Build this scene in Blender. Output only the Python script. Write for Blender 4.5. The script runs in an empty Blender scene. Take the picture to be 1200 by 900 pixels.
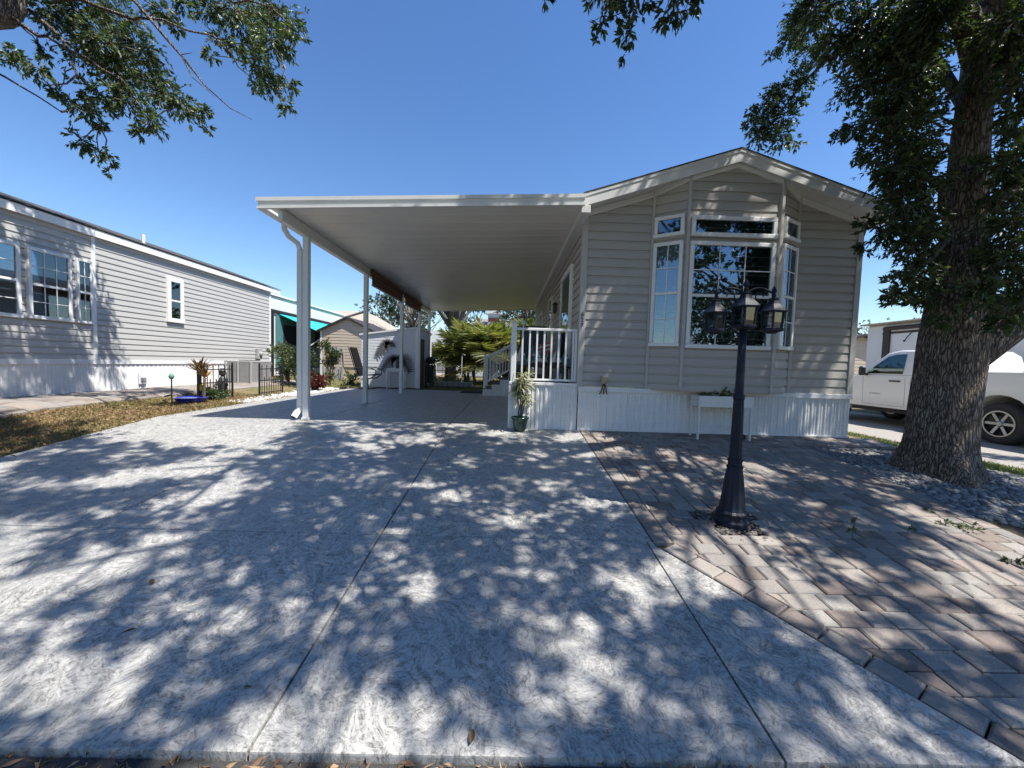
import bpy, math, random
import numpy as np
from math import sin, cos, pi, radians, sqrt, atan2
random.seed(7)
RNG = np.random.default_rng(11)
SC = bpy.context.scene
COL = SC.collection

# ------------------------------------------------------------------ camera
W0, H0, FPX = 1200.0, 900.0, 451.0
CAMH = 1.5
yaw, pit, rol = radians(.64), radians(-3.0), radians(1.72)
Fv = np.array([sin(yaw)*cos(pit), cos(yaw)*cos(pit), sin(pit)])
Rl = np.array([cos(yaw), -sin(yaw), 0.]); Ul = np.cross(Rl, Fv)
Rv = cos(rol)*Rl + sin(rol)*Ul; Uv = -sin(rol)*Rl + cos(rol)*Ul
CP = np.array([0, 0, CAMH])
def at(x, y, Y):
    """world point seen at photo pixel x, y whose distance along the drive is Y"""
    d = Fv + Rv*(x-600)/FPX - Uv*(y-450)/FPX
    return CP + d*(Y/d[1])
cam = bpy.data.cameras.new('camera'); camo = bpy.data.objects.new('camera', cam)
COL.objects.link(camo); SC.camera = camo
cam.sensor_width = 36; cam.lens = 36*FPX/W0; cam.clip_start = .05; cam.clip_end = 3000
from mathutils import Matrix, Vector
camo.matrix_world = Matrix(((Rv[0], Uv[0], -Fv[0], 0), (Rv[1], Uv[1], -Fv[1], 0), (Rv[2], Uv[2], -Fv[2], CAMH), (0, 0, 0, 1)))

# ------------------------------------------------------------------ sun and sky
SUN = np.array([.50, -.25, 1.0]); SUN /= np.linalg.norm(SUN)
sl = bpy.data.lights.new('sun', 'SUN'); sl.energy = 5.0; sl.angle = radians(.53); sl.color = (1, .965, .90)
so = bpy.data.objects.new('sun', sl); COL.objects.link(so); so.location = (6, -4, 30)
so.rotation_euler = Vector(SUN).to_track_quat('Z', 'Y').to_euler()
wd = bpy.data.worlds.new('World'); SC.world = wd; wd.use_nodes = True
nt = wd.node_tree; bg = nt.nodes['Background']
sky = nt.nodes.new('ShaderNodeTexSky'); sky.sky_type = 'NISHITA'; sky.sun_disc = False
sky.sun_elevation = math.asin(SUN[2]); sky.sun_rotation = atan2(SUN[0], SUN[1])
sky.air_density = 1.2; sky.dust_density = .0; sky.ozone_density = 4.5; sky.altitude = 0
hs = nt.nodes.new('ShaderNodeHueSaturation'); hs.inputs['Saturation'].default_value = 1.16; hs.inputs['Hue'].default_value = .507
nt.links.new(sky.outputs[0], hs.inputs['Color']); nt.links.new(hs.outputs[0], bg.inputs[0]); bg.inputs[1].default_value = .104
vs = SC.view_settings; vs.view_transform = 'Standard'; vs.look = 'None'; vs.gamma = 1; vs.exposure = .82; vs.use_curve_mapping = False
SC.cycles.max_bounces = 8; SC.cycles.transparent_max_bounces = 12
SC.cycles.caustics_reflective = False; SC.cycles.caustics_refractive = False

# ------------------------------------------------------------------ materials
class NT:
    def __init__(s, name):
        s.m = bpy.data.materials.new(name); s.m.use_nodes = True; s.t = s.m.node_tree
        s.b = s.t.nodes['Principled BSDF']; s.out = s.t.nodes['Material Output']
        s.tc = s.t.nodes.new('ShaderNodeTexCoord')
    def n(s, typ, **kw):
        nd = s.t.nodes.new('ShaderNode'+typ)
        for k, v in kw.items():
            if k in nd.inputs: nd.inputs[k].default_value = v
            else: setattr(nd, k, v)
        return nd
    def l(s, a, b): s.t.links.new(a, b)
    def co(s, scale=(1, 1, 1)):
        mp = s.n('Mapping'); mp.inputs['Scale'].default_value = scale
        s.l(s.tc.outputs['Object'], mp.inputs[0]); return mp.outputs[0]
    def noise(s, scale, detail=4, rough=.55, dist=0, vec=None):
        nd = s.n('TexNoise', Scale=scale, Detail=detail, Roughness=rough, Distortion=dist)
        s.l(vec if vec is not None else s.tc.outputs['Object'], nd.inputs['Vector']); return nd.outputs['Fac']
    def ramp(s, fac, stops):
        r = s.n('ValToRGB'); e = r.color_ramp.elements
        while len(e) < len(stops): e.new(.5)
        for i, (p, c) in enumerate(stops):
            e[i].position = p; e[i].color = (c[0], c[1], c[2], 1) if not isinstance(c, (int, float)) else (c, c, c, 1)
        s.l(fac, r.inputs[0]); return r.outputs[0]
    def mix(s, fac, a, b, mode='MIX'):
        m = s.n('Mix', data_type='RGBA', blend_type=mode)
        for sock, v in ((m.inputs[0], fac), (m.inputs[6], a), (m.inputs[7], b)):
            if hasattr(v, 'is_linked'): s.l(v, sock)
            else: sock.default_value = v if isinstance(v, (int, float)) else (*v, 1)
        return m.outputs[2]
    def math(s, op, a, b=0.):
        m = s.n('Math', operation=op)
        for sock, v in ((m.inputs[0], a), (m.inputs[1], b)):
            if hasattr(v, 'is_linked'): s.l(v, sock)
            else: sock.default_value = v
        return m.outputs[0]
    def bump(s, h, strength=.3, dist=.01):
        b = s.n('Bump', Strength=strength, Distance=dist); s.l(h, b.inputs['Height']); s.l(b.outputs[0], s.b.inputs['Normal'])
    def set(s, col=None, rough=None, metal=None, spec=None):
        for k, v in (('Base Color', col), ('Roughness', rough), ('Metallic', metal), ('Specular IOR Level', spec)):
            if v is None: continue
            if hasattr(v, 'is_linked'): s.l(v, s.b.inputs[k])
            else: s.b.inputs[k].default_value = (*v, 1) if isinstance(v, tuple) else v

def mul(c, k): return tuple(min(1, x*k) for x in c)
def plain(name, c, rough=.5, metal=0., var=.12, scale=6., bump=0., bscale=60., spec=.5):
    q = NT(name)
    f = q.noise(scale, 5, .6)
    q.set(q.ramp(f, [(.3, mul(c, 1-var)), (.7, mul(c, 1+var))]), rough, metal, spec)
    if bump: q.bump(q.noise(bscale, 3), bump, .004)
    return q.m
def siding_mat(name, c, dirt=.1):
    q = NT(name)
    g = q.noise(1.0, 3, .6, vec=q.co((3, 3, 60))); d = q.noise(1.1, 6, .65)
    base = q.ramp(g, [(.3, mul(c, .95)), (.7, mul(c, 1.05))])
    q.set(q.mix(q.ramp(d, [(.45, 0.), (.8, dirt)]), base, mul(c, .55)), .55, spec=.35)
    q.bump(g, .08, .003); return q.m

M = {}
M['siding'] = siding_mat('greige_vinyl_siding', (.42, .40, .37))
M['siding_pale'] = siding_mat('pale_grey_vinyl_siding', (.475, .465, .445))
M['siding_tan'] = siding_mat('tan_vinyl_siding', (.56, .47, .36))
M['siding_white'] = siding_mat('white_vinyl_siding', (.66, .67, .67))
M['trim'] = siding_mat('greige_trim', (.48, .46, .43))
M['white'] = plain('white_vinyl', (.76, .76, .75), .42, var=.05, scale=2.5)
M['skirt'] = siding_mat('white_vinyl_skirting', (.75, .75, .745), .3)
M['alum'] = plain('white_painted_aluminium', (.70, .70, .685), .38, var=.05, scale=1.5)
M['soffit'] = plain('carport_pan_underside', (.78, .75, .69), .30, var=.06, scale=.8)
M['black'] = plain('black_powder_coat', (.016, .017, .019), .38, var=.3, scale=20, bump=.1)
M['lampblack'] = plain('weathered_black_cast_metal', (.009, .0135, .025), .55, spec=.3, var=.35, scale=14, bump=.15, bscale=90)
M['shingle'] = plain('dark_roof_shingles', (.06, .057, .055), .9, var=.3, scale=9, bump=.5)
M['dark'] = plain('unlit_interior_black', (.012, .012, .013), .8)  # near-black stands in for unlit space behind panes and inside the spout
M['blind'] = plain('window_blind_slats', (.66, .67, .66), .5, var=.06)
M['rubber'] = plain('black_rubber', (.018, .018, .019), .75, var=.3, scale=30)
M['chrome'] = plain('bright_metal', (.30, .30, .31), .3, 1., var=.08)
M['grey'] = plain('grey_painted_metal', (.30, .30, .31), .5, var=.1)
M['acgrey'] = plain('grey_condenser_casing', (.36, .35, .35), .5, var=.08)
M['brownfab'] = plain('brown_shade_fabric', (.17, .085, .055), .8, var=.15, scale=30)
M['carwhite'] = plain('white_car_paint', (.74, .73, .70), .16, var=.03, scale=1.3)
M['rv'] = plain('white_trailer_panel', (.68, .68, .67), .35, var=.05, scale=1)
M['teal'] = plain('teal_awning_fabric', (.02, .44, .46), .8, var=.1)
M['tealwall'] = plain('dark_teal_wall', (.07, .19, .19), .6, var=.1)  # one even dark teal for the trailer's side panel
M['redroof'] = plain('terracotta_roof', (.36, .17, .13), .8, var=.2, scale=14)
M['tanroof'] = plain('tan_canvas_canopy', (.36, .31, .25), .8, var=.08)
M['greyroof'] = plain('grey_shingle_roof', (.20, .19, .20), .85, var=.2, scale=6)
M['reddoor'] = plain('dark_red_brown_door', (.11, .03, .022), .5, var=.2)
M['pot'] = plain('dark_green_glazed_pot', (.02, .05, .042), .18, var=.5, scale=18)
M['bluepot'] = plain('cobalt_glazed_bowl', (.02, .035, .30), .2, var=.15)
M['yellow'] = plain('yellow_ornament', (.75, .55, .05), .5)
M['greenorn'] = plain('green_ornament', (.10, .26, .18), .4)
M['soil'] = plain('dark_soil', (.035, .026, .019), .95, var=.4, scale=40, bump=.6)
M['bronze'] = plain('dark_bronze', (.045, .045, .043), .45, var=.3, scale=20)
M['sling'] = plain('black_sling_mesh', (.011, .011, .012), .95, spec=.1, var=.15, scale=60)
M['bluesail'] = plain('faded_blue_sail', (.10, .21, .28), .8, var=.15, scale=15)
M['whitesail'] = plain('off_white_sail', (.66, .66, .61), .8, var=.08)
M['redcloth'] = plain('faded_red_cloth', (.5, .12, .14), .8)
M['wooddark'] = plain('dark_stained_wood', (.04, .03, .026), .6, var=.3, scale=20)
M['beige'] = plain('beige_plastic', (.33, .27, .19), .6)
M['tan'] = plain('tan_wall', (.50, .43, .31), .7)
M['artmetal'] = plain('grey_brown_hammered_metal', (.17, .155, .15), .5, .4, var=.3, scale=30)
M['amber'] = plain('orange_bronze_leaf', (.30, .15, .045), .6, var=.4, scale=10)
M['mat'] = plain('dark_door_mat', (.03, .03, .032), .95)

def glass(name, base, tint, behind=(.8, .84, .86)):
    q = NT(name); q.t.nodes.remove(q.b)
    tr = q.n('BsdfTransparent'); tr.inputs[0].default_value = (*behind, 1)
    gl = q.n('BsdfGlossy'); gl.inputs['Color'].default_value = (*tint, 1); gl.inputs['Roughness'].default_value = .012
    fr = q.n('Fresnel', IOR=1.5); wob = q.n('Bump', Strength=.03, Distance=.02)
    q.l(q.noise(1.6, 1), wob.inputs['Height']); q.l(wob.outputs[0], gl.inputs['Normal'])
    f = q.math('ADD', q.math('MULTIPLY', fr.outputs[0], .9), base); f.node.use_clamp = True
    mx = q.n('MixShader'); q.l(f, mx.inputs[0]); q.l(tr.outputs[0], mx.inputs[1]); q.l(gl.outputs[0], mx.inputs[2])
    q.l(mx.outputs[0], q.out.inputs[0]); return q.m
M['glass'] = glass('coated_window_glass', .12, (.72, .86, 1.0), (.78, .83, .85))
M['lampglass'] = glass('clear_lantern_glass', .04, (.8, .85, .9), (.62, .66, .68))
M['carglass'] = glass('green_car_glass', .08, (.9, 1, .96), (.55, .68, .62))

def leaf_mat(name, c, c2, trans=.35, rough=.42):
    q = NT(name); at_ = q.n('Attribute', attribute_name='tone')
    col = q.ramp(at_.outputs['Fac'], [(0, c), (1, c2)])
    q.set(col, rough, spec=.5)
    tl = q.n('BsdfTranslucent'); q.l(q.mix(1., col, (1.0, 1.25, .45), 'MULTIPLY'), tl.inputs[0])
    mx = q.n('MixShader', Fac=trans); mx.inputs[0].default_value = trans
    q.l(q.b.outputs[0], mx.inputs[1]); q.l(tl.outputs[0], mx.inputs[2]); q.l(mx.outputs[0], q.out.inputs[0]); return q.m
M['oakleaf'] = leaf_mat('oak_leaves', (.034, .054, .021), (.115, .15, .052))
M['farleaf'] = leaf_mat('distant_foliage', (.035, .058, .028), (.085, .115, .055), .25)
M['palmleaf'] = leaf_mat('palm_leaflets', (.05, .075, .02), (.37, .335, .10), .4)  # yellow end puts the brightness of sunlit fronds into the leaf colour
M['bushleaf'] = leaf_mat('hedge_leaves', (.035, .055, .02), (.12, .14, .045), .3)
M['dracleaf'] = leaf_mat('variegated_strap_leaves', (.11, .135, .07), (.46, .42, .28), .2)
M['redleaf'] = leaf_mat('dark_red_leaves', (.09, .02, .018), (.18, .05, .03), .25)
M['bronzeleaf'] = leaf_mat('dry_bronze_fronds', (.16, .06, .025), (.42, .24, .09), .25)
M['smallleaf'] = leaf_mat('small_green_leaves', (.05, .085, .03), (.15, .19, .07), .3)
M['grass'] = leaf_mat('patchy_lawn_blades', (.33, .21, .11), (.15, .155, .05), .25, .6)
M['grassgreen'] = leaf_mat('green_lawn_blades', (.12, .15, .045), (.30, .28, .10), .25, .6)
M['litter'] = leaf_mat('fallen_leaves', (.10, .04, .02), (.38, .26, .15), .1, .7)

def bark_mat():
    q = NT('oak_bark'); v = q.co((21, 21, 4.6))
    w = q.noise(2.2, 4, .6, vec=v)
    wv = q.n('VectorMath', operation='ADD'); q.l(v, wv.inputs[0])
    sc = q.n('VectorMath', operation='SCALE'); nz = q.n('TexNoise', Scale=1.2, Detail=3); q.l(v, nz.inputs['Vector'])
    q.l(nz.outputs['Color'], sc.inputs[0]); sc.inputs['Scale'].default_value = 1.3; q.l(sc.outputs[0], wv.inputs[1])
    vo = q.n('TexVoronoi', feature='DISTANCE_TO_EDGE', Scale=1.7); q.l(wv.outputs[0], vo.inputs['Vector'])
    crack = q.ramp(vo.outputs['Distance'], [(.0, 0.), (.10, .55), (.34, 1.)])
    col = q.ramp(w, [(.25, (.19, .15, .122)), (.75, (.45, .37, .30))])
    big = q.noise(2.3, 5, .65); col = q.mix(q.ramp(big, [(.5, 0.), (.68, .55)]), col, (.33, .325, .29)); col = q.mix(q.ramp(q.noise(1.1, 4), [(.3, .45), (.5, 0.)]), col, (.15, .115, .088))
    q.set(q.mix(crack, (.05, .04, .033), col), .9, spec=.2)
    h = q.math('ADD', q.math('MULTIPLY', crack, 1.0), q.math('MULTIPLY', w, .6))
    q.bump(h, 1.0, .022); return q.m
M['bark'] = bark_mat()
M['twig'] = plain('grey_twig_bark', (.12, .105, .09), .85, var=.25, scale=20)
M['palmtrunk'] = plain('fibrous_palm_trunk', (.11, .085, .06), .9, var=.4, scale=30, bump=.5)

def slab_mat():
    q = NT('swirl_textured_painted_concrete')
    def strokes(cell, la, lb, lo, hi, off):
        warp = q.n('TexNoise', Scale=cell*.9, Detail=2); q.l(q.tc.outputs['Object'], warp.inputs['Vector'])
        sc = q.n('VectorMath', operation='SCALE'); q.l(warp.outputs['Color'], sc.inputs[0]); sc.inputs['Scale'].default_value = .9/cell
        ad = q.n('VectorMath', operation='ADD'); q.l(q.tc.outputs['Object'], ad.inputs[0]); q.l(sc.outputs[0], ad.inputs[1])
        vo = q.n('TexVoronoi', Scale=cell, Randomness=1.); q.l(ad.outputs[0], vo.inputs['Vector'])
        rot = q.n('VectorRotate', rotation_type='Z_AXIS'); q.l(ad.outputs[0], rot.inputs['Vector'])
        sp = q.n('SeparateColor'); q.l(vo.outputs['Color'], sp.inputs[0]); q.l(q.math('MULTIPLY', sp.outputs[0], 6.28), rot.inputs['Angle'])
        mp = q.n('Mapping'); mp.inputs['Scale'].default_value = (la, lb, 1); mp.inputs['Location'].default_value = (off, off*.7, 0); q.l(rot.outputs[0], mp.inputs[0])
        return q.ramp(q.noise(1., 3, .6, .9, vec=mp.outputs[0]), [(lo, 0.), (hi, 1.)])
    k1 = strokes(6.5, 8, 38, .455, .52, 0.); k2 = strokes(10., 13, 58, .44, .52, 3.1)
    n1 = q.noise(6.5, 4, .6, 2.8); s1 = q.math('FRACT', q.math('MULTIPLY', n1, 7.)); k3 = q.ramp(s1, [(.10, 0.), (.30, 1.), (.86, 1.), (.98, 0.)])
    k = q.mix(.45, k1, k2); k = q.mix(.38, k, k3)
    big = q.noise(.7, 5, .6)
    col = q.mix(k, (.118, .115, .109), (.50, .483, .45))
    col = q.mix(q.ramp(big, [(.38, .0), (.68, .42)]), col, (.25, .25, .245))
    st = q.ramp(q.noise(2.6, 6, .7), [(.60, 0.), (.72, .5)])
    col = q.mix(st, col, (.2, .2, .2))
    q.set(col, q.ramp(q.noise(5, 3), [(.3, .34), (.7, .52)]), spec=.45); q.bump(k, .35, .004); return q.m
M['slab'] = slab_mat()
def paver_mat(name='mottled_pavers'):
    q = NT(name); a = q.n('Attribute', attribute_name='tone')
    col = q.ramp(a.outputs['Fac'], [(0, (.165, .132, .112)), (.22, (.245, .192, .165)), (.42, (.275, .255, .23)), (.6, (.33, .272, .232)), (.8, (.36, .335, .30)), (1, (.20, .188, .18))])
    n = q.noise(7, 5, .65); f = q.noise(120, 3, .7)
    col = q.mix(q.ramp(n, [(.38, 0.), (.62, .5)]), col, (.33, .29, .25))
    col = q.mix(q.ramp(f, [(.3, .45), (.62, 0.)]), col, (.07, .06, .055))
    q.set(col, .85, spec=.25); q.bump(f, .5, .004); return q.m
M['paver'] = paver_mat()
def ground_mat():
    q = NT('patchy_soil_and_dry_grass')
    a = q.noise(.9, 6, .65); b = q.noise(14, 5, .7)
    col = q.ramp(b, [(.3, (.075, .05, .033)), (.5, (.20, .145, .085)), (.72, (.30, .24, .14))])
    col = q.mix(q.ramp(a, [(.42, 0.), (.6, .7)]), col, (.115, .125, .05))
    q.set(col, .95, spec=.1); q.bump(b, .8, .02); return q.m
M['ground'] = ground_mat()
def asphalt_mat():
    q = NT('asphalt'); f = q.noise(160, 3, .7)
    q.set(q.ramp(f, [(.3, (.028, .028, .03)), (.7, (.075, .073, .07))]), .9, spec=.3); q.bump(f, .6, .004); return q.m
M['asphalt'] = asphalt_mat()
M['gravel'] = plain('pale_gravel', (.29, .265, .235), .95, var=.45, scale=38, bump=.9, bscale=45)
M['stone'] = None
def stone_mat(name, lo, hi):
    q = NT(name); a = q.n('Attribute', attribute_name='tone'); f = q.noise(30, 4, .6)
    c = q.ramp(a.outputs['Fac'], [(0, lo), (1, hi)])
    q.set(q.mix(q.ramp(f, [(.35, .3), (.65, 0.)]), c, mul(lo, .6)), .8, spec=.3); q.bump(f, .3, .004); return q.m
M['stone'] = stone_mat('river_stones', (.11, .11, .115), (.34, .335, .32))
M['stonedark'] = stone_mat('small_dark_stones', (.05, .045, .04), (.22, .19, .17))
M['stonewhite'] = stone_mat('white_stones', (.45, .44, .42), (.72, .70, .67))
M['soildark'] = M['soil']

# ------------------------------------------------------------------ mesh helpers
def norm(v): v = np.asarray(v, float); return v/ (np.linalg.norm(v)+1e-12)
class MB:
    def __init__(s): s.v = []; s.f = []; s.sm = False; s.tone = None
    def add(s, vs, fs):
        o = len(s.v); s.v += [tuple(map(float, p)) for p in vs]; s.f += [tuple(i+o for i in f) for f in fs]; return s
    def box(s, x0, x1, y0, y1, z0, z1, bev=0.):
        return s.obox(((x0+x1)/2, (y0+y1)/2, (z0+z1)/2), (1, 0, 0), (0, 1, 0), (0, 0, 1), abs(x1-x0)/2, abs(y1-y0)/2, abs(z1-z0)/2, bev)
    def obox(s, c, ax, ay, az, hx, hy, hz, bev=0.):
        c = np.array(c, float); ax, ay, az = norm(ax)*1, norm(ay)*1, norm(az)*1
        P = lambda a, b, d: c+ax*a+ay*b+az*d
        if bev <= 0:
            vs = [P(a*hx, b*hy, d*hz) for d in (-1, 1) for b in (-1, 1) for a in (-1, 1)]
            return s.add(vs, [(0, 2, 3, 1), (4, 5, 7, 6), (0, 1, 5, 4), (2, 6, 7, 3), (0, 4, 6, 2), (1, 3, 7, 5)])
        b_ = min(bev, hx*.49, hy*.49, hz*.49); vs = []; idx = {}
        for sx in (-1, 1):
            for sy in (-1, 1):
                for sz in (-1, 1):
                    for k in range(3):
                        h = [hx-b_, hy-b_, hz-b_]; h[k] += b_
                        idx[(sx, sy, sz, k)] = len(vs); vs.append(P(sx*h[0], sy*h[1], sz*h[2]))
        fs = []
        for k in range(3):
            o = [i for i in range(3) if i != k]
            for sg in (-1, 1):
                q = []
                for (u, w) in ((-1, -1), (1, -1), (1, 1), (-1, 1)):
                    t = [0, 0, 0]; t[k] = sg; t[o[0]] = u; t[o[1]] = w; q.append(idx[(*t, k)])
                fs.append(tuple(q))
            for u in (-1, 1):
                for w in (-1, 1):
                    t0 = [0, 0, 0]; t0[o[0]] = u; t0[o[1]] = w; t1 = list(t0); t0[k] = -1; t1[k] = 1
                    fs.append((idx[(*t0, o[0])], idx[(*t1, o[0])], idx[(*t1, o[1])], idx[(*t0, o[1])]))
        for sx in (-1, 1):
            for sy in (-1, 1):
                for sz in (-1, 1): fs.append(tuple(idx[(sx, sy, sz, k)] for k in range(3)))
        return s.add(vs, fs)
    def bar(s, a, b, w, h=None, up=(0, 0, 1), bev=0.):
        a = np.array(a, float); b = np.array(b, float); h = h or w; d = norm(b-a); up = np.array(up, float)
        if abs(d@up) > .98: up = np.array([1., 0, 0])
        x = norm(np.cross(d, up)); z = np.cross(x, d)
        return s.obox((a+b)/2, x, d, z, w/2, np.linalg.norm(b-a)/2, h/2, bev)
    def tube(s, pts, rad, n=8, cap=True):
        pts = [np.array(p, float) for p in pts]; m = len(pts)
        if isinstance(rad, (int, float)): rad = [rad]*m
        ref = np.array([.3, .2, .93]); vs = []
        for i, p in enumerate(pts):
            d = norm(pts[min(i+1, m-1)]-pts[max(i-1, 0)])
            x = ref-d*(ref@d)
            if np.linalg.norm(x) < .1: x = np.array([1., 0, 0])-d*d[0]
            x = norm(x); ref = x; y = np.cross(d, x)
            for k in range(n): vs.append(p+(x*cos(2*pi*k/n)+y*sin(2*pi*k/n))*rad[i])
        fs = [(i*n+k, i*n+(k+1) % n, (i+1)*n+(k+1) % n, (i+1)*n+k) for i in range(m-1) for k in range(n)]
        if cap: fs += [tuple(range(n-1, -1, -1)), tuple(range((m-1)*n, m*n))]
        return s.add(vs, fs)
    def lathe(s, c, prof, n=24, axis=(0, 0, 1), flute=0., fl=8, cap=True):
        az = norm(axis); t = np.array([1., 0, 0]) if abs(az[0]) < .9 else np.array([0, 1., 0])
        x = norm(np.cross(t, az)) if abs(az[2]) < .9 else np.array([1., 0, 0]); y = np.cross(az, x); c = np.array(c, float); vs = []
        for (r, z) in prof:
            for k in range(n):
                a = 2*pi*k/n; rr = r*(1+flute*cos(fl*a)); vs.append(c+az*z+(x*cos(a)+y*sin(a))*rr)
        m = len(prof)
        fs = [(i*n+k, i*n+(k+1) % n, (i+1)*n+(k+1) % n, (i+1)*n+k) for i in range(m-1) for k in range(n)]
        if cap: fs += [tuple(range(n-1, -1, -1)), tuple(range((m-1)*n, m*n))]
        return s.add(vs, fs)
    def ball(s, c, r, n=12, sq=(1, 1, 1)):
        c = np.array(c, float); vs = []; fs = []; m = n//2
        for i in range(m+1):
            t = pi*i/m
            for k in range(n): vs.append(c+np.array([sin(t)*cos(2*pi*k/n)*sq[0], sin(t)*sin(2*pi*k/n)*sq[1], cos(t)*sq[2]])*r)
        fs = [(i*n+k, (i+1)*n+k, (i+1)*n+(k+1) % n, i*n+(k+1) % n) for i in range(m) for k in range(n)]
        return s.add(vs, fs)
    def prism(s, poly, off):
        """closed polygon (3-D points) swept by the vector off"""
        poly = [np.array(p, float) for p in poly]; off = np.array(off, float); n = len(poly)
        vs = poly+[p+off for p in poly]
        return s.add(vs, [tuple(range(n-1, -1, -1)), tuple(range(n, 2*n))]+[(i, (i+1) % n, n+(i+1) % n, n+i) for i in range(n)])
    def build(s, name, mat, parent=None, smooth=False, fix=True):
        me = bpy.data.meshes.new(name)
        o0 = np.zeros(3)
        if parent is not None: o0 = np.array(parent['_o'])
        vs = [(p[0]-o0[0], p[1]-o0[1], p[2]-o0[2]) for p in s.v]
        me.from_pydata(vs, [], s.f); me.materials.append(mat)
        if s.tone is not None:
            at_ = me.attributes.new('tone', 'FLOAT', 'FACE'); at_.data.foreach_set('value', np.array(s.tone, np.float32))
        if fix:
            import bmesh
            bm = bmesh.new(); bm.from_mesh(me); bmesh.ops.recalc_face_normals(bm, faces=bm.faces); bm.to_mesh(me); bm.free()
        if smooth: me.polygons.foreach_set('use_smooth', [True]*len(me.polygons))
        me.update()
        return link(name, me, parent)
def link(name, me, parent=None, origin=None):
    o = bpy.data.objects.new(name, me); COL.objects.link(o)
    if parent is not None: o.parent = parent; o['_o'] = list(parent['_o'])
    else: o['_o'] = [0, 0, 0]
    return o
def tag(o, label=None, cat=None, group=None, kind=None):
    if label: o['label'] = label
    if cat: o['category'] = cat
    if group: o['group'] = group
    if kind: o['kind'] = kind
    return o
def thing(name, label, cat, loc, group=None):
    o = bpy.data.objects.new(name, None); COL.objects.link(o); o.location = [float(v) for v in loc]; o['_o'] = [float(v) for v in loc]
    o.empty_display_size = .2
    return tag(o, label, cat, group)
def solid(name, mb, mat, label, cat, loc, group=None, smooth=False):
    """a thing that is one mesh, its origin at loc"""
    t = {'_o': [float(v) for v in loc]}
    me_o = MB.build(mb, name, mat, None, smooth)
    me = me_o.data; me.transform(Matrix.Translation((-t['_o'][0], -t['_o'][1], -t['_o'][2])))
    me_o.location = t['_o']; me_o['_o'] = t['_o']
    return tag(me_o, label, cat, group)
def copy_tree(o, loc, rz=0, label=None):
    def rec(a, par):
        c = a.copy(); COL.objects.link(c)
        if par is not None: c.parent = par
        for ch in a.children: rec(ch, c)
        return c
    c = rec(o, None); c.location = loc; c.rotation_euler = (0, 0, rz); c['_o'] = list(loc)
    if label: c['label'] = label
    return c

def clip(poly, a, b, c):
    """keep a*x+b*y<=c of a 2-D polygon"""
    out = []
    for i in range(len(poly)):
        p, q = poly[i], poly[(i+1) % len(poly)]
        dp, dq = a*p[0]+b*p[1]-c, a*q[0]+b*q[1]-c
        if dp <= 0: out.append(p)
        if (dp < 0 < dq) or (dq < 0 < dp):
            t = dp/(dp-dq); out.append((p[0]+(q[0]-p[0])*t, p[1]+(q[1]-p[1])*t))
    return out
def clip_to(poly, conv):
    """clip by a convex CCW polygon"""
    for i in range(len(conv)):
        p, q = conv[i], conv[(i+1) % len(conv)]
        a, b = q[1]-p[1], -(q[0]-p[0])
        poly = clip(poly, a, b, a*p[0]+b*p[1])
        if len(poly) < 3: return []
    return poly
def siding(mb, p0, p1, shape, course=.125, z0=None, d=.019):
    """lapped boards on a wall from p0 to p1 (outside is on the right of p0->p1); shape: convex CCW polygon in (s, z)"""
    p0 = np.array(p0, float); p1 = np.array(p1, float); L = np.linalg.norm(p1-p0); e = (p1-p0)/L; nrm = np.array([e[1], -e[0]])
    zs = [q[1] for q in shape]; z = min(zs) if z0 is None else z0
    def P(s_, zz, o): q = p0+e*s_+nrm*o; return (q[0], q[1], zz)
    ss = [q[0] for q in shape]; S0, S1 = min(ss)-1, max(ss)+1
    while z < max(zs):
        prof = [(0., 0.), (0.0, d), (.74, d*.72), (.80, .001), (1.0, 0.)]
        for (t0, o0), (t1, o1) in zip(prof[:-1], prof[1:]):
            a, b = z+course*t0, z+course*t1
            if b-a < 1e-6:
                pl = clip_to([(S0, a), (S1, a), (S1, a+.0005), (S0, a+.0005)], shape)
                if len(pl) >= 3:
                    s0, s1 = min(q[0] for q in pl), max(q[0] for q in pl)
                    mb.add([P(s0, a, o0), P(s1, a, o0), P(s1, a, o1), P(s0, a, o1)], [(0, 1, 2, 3)])
                continue
            pl = clip_to([(S0, a), (S1, a), (S1, b), (S0, b)], shape)
            if len(pl) >= 3: mb.add([P(q[0], q[1], o0+(o1-o0)*(q[1]-a)/(b-a)) for q in pl], [tuple(range(len(pl)))])
        z += course
    return mb
def ribbed(mb, p0, p1, z0, z1, pitch=.1, d=.012):
    """vertical ribbed sheet, outside on the right of p0->p1"""
    p0 = np.array(p0, float); p1 = np.array(p1, float); L = np.linalg.norm(p1-p0); e = (p1-p0)/L; nrm = np.array([e[1], -e[0]])
    prof = []; s_ = 0.
    while s_ < L:
        for t, o in ((0, 0), (.10, d), (.30, d), (.40, 0), (.55, 0), (.60, d*.5), (.64, d*.5), (.70, 0)):
            if s_+t*pitch < L: prof.append((s_+t*pitch, o))
        s_ += pitch
    prof.append((L, 0))
    vs = []
    for (t, o) in prof:
        q = p0+e*t+nrm*o; vs += [(q[0], q[1], z0), (q[0], q[1], z1)]
    return mb.add(vs, [(2*i, 2*i+2, 2*i+3, 2*i+1) for i in range(len(prof)-1)])

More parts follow.
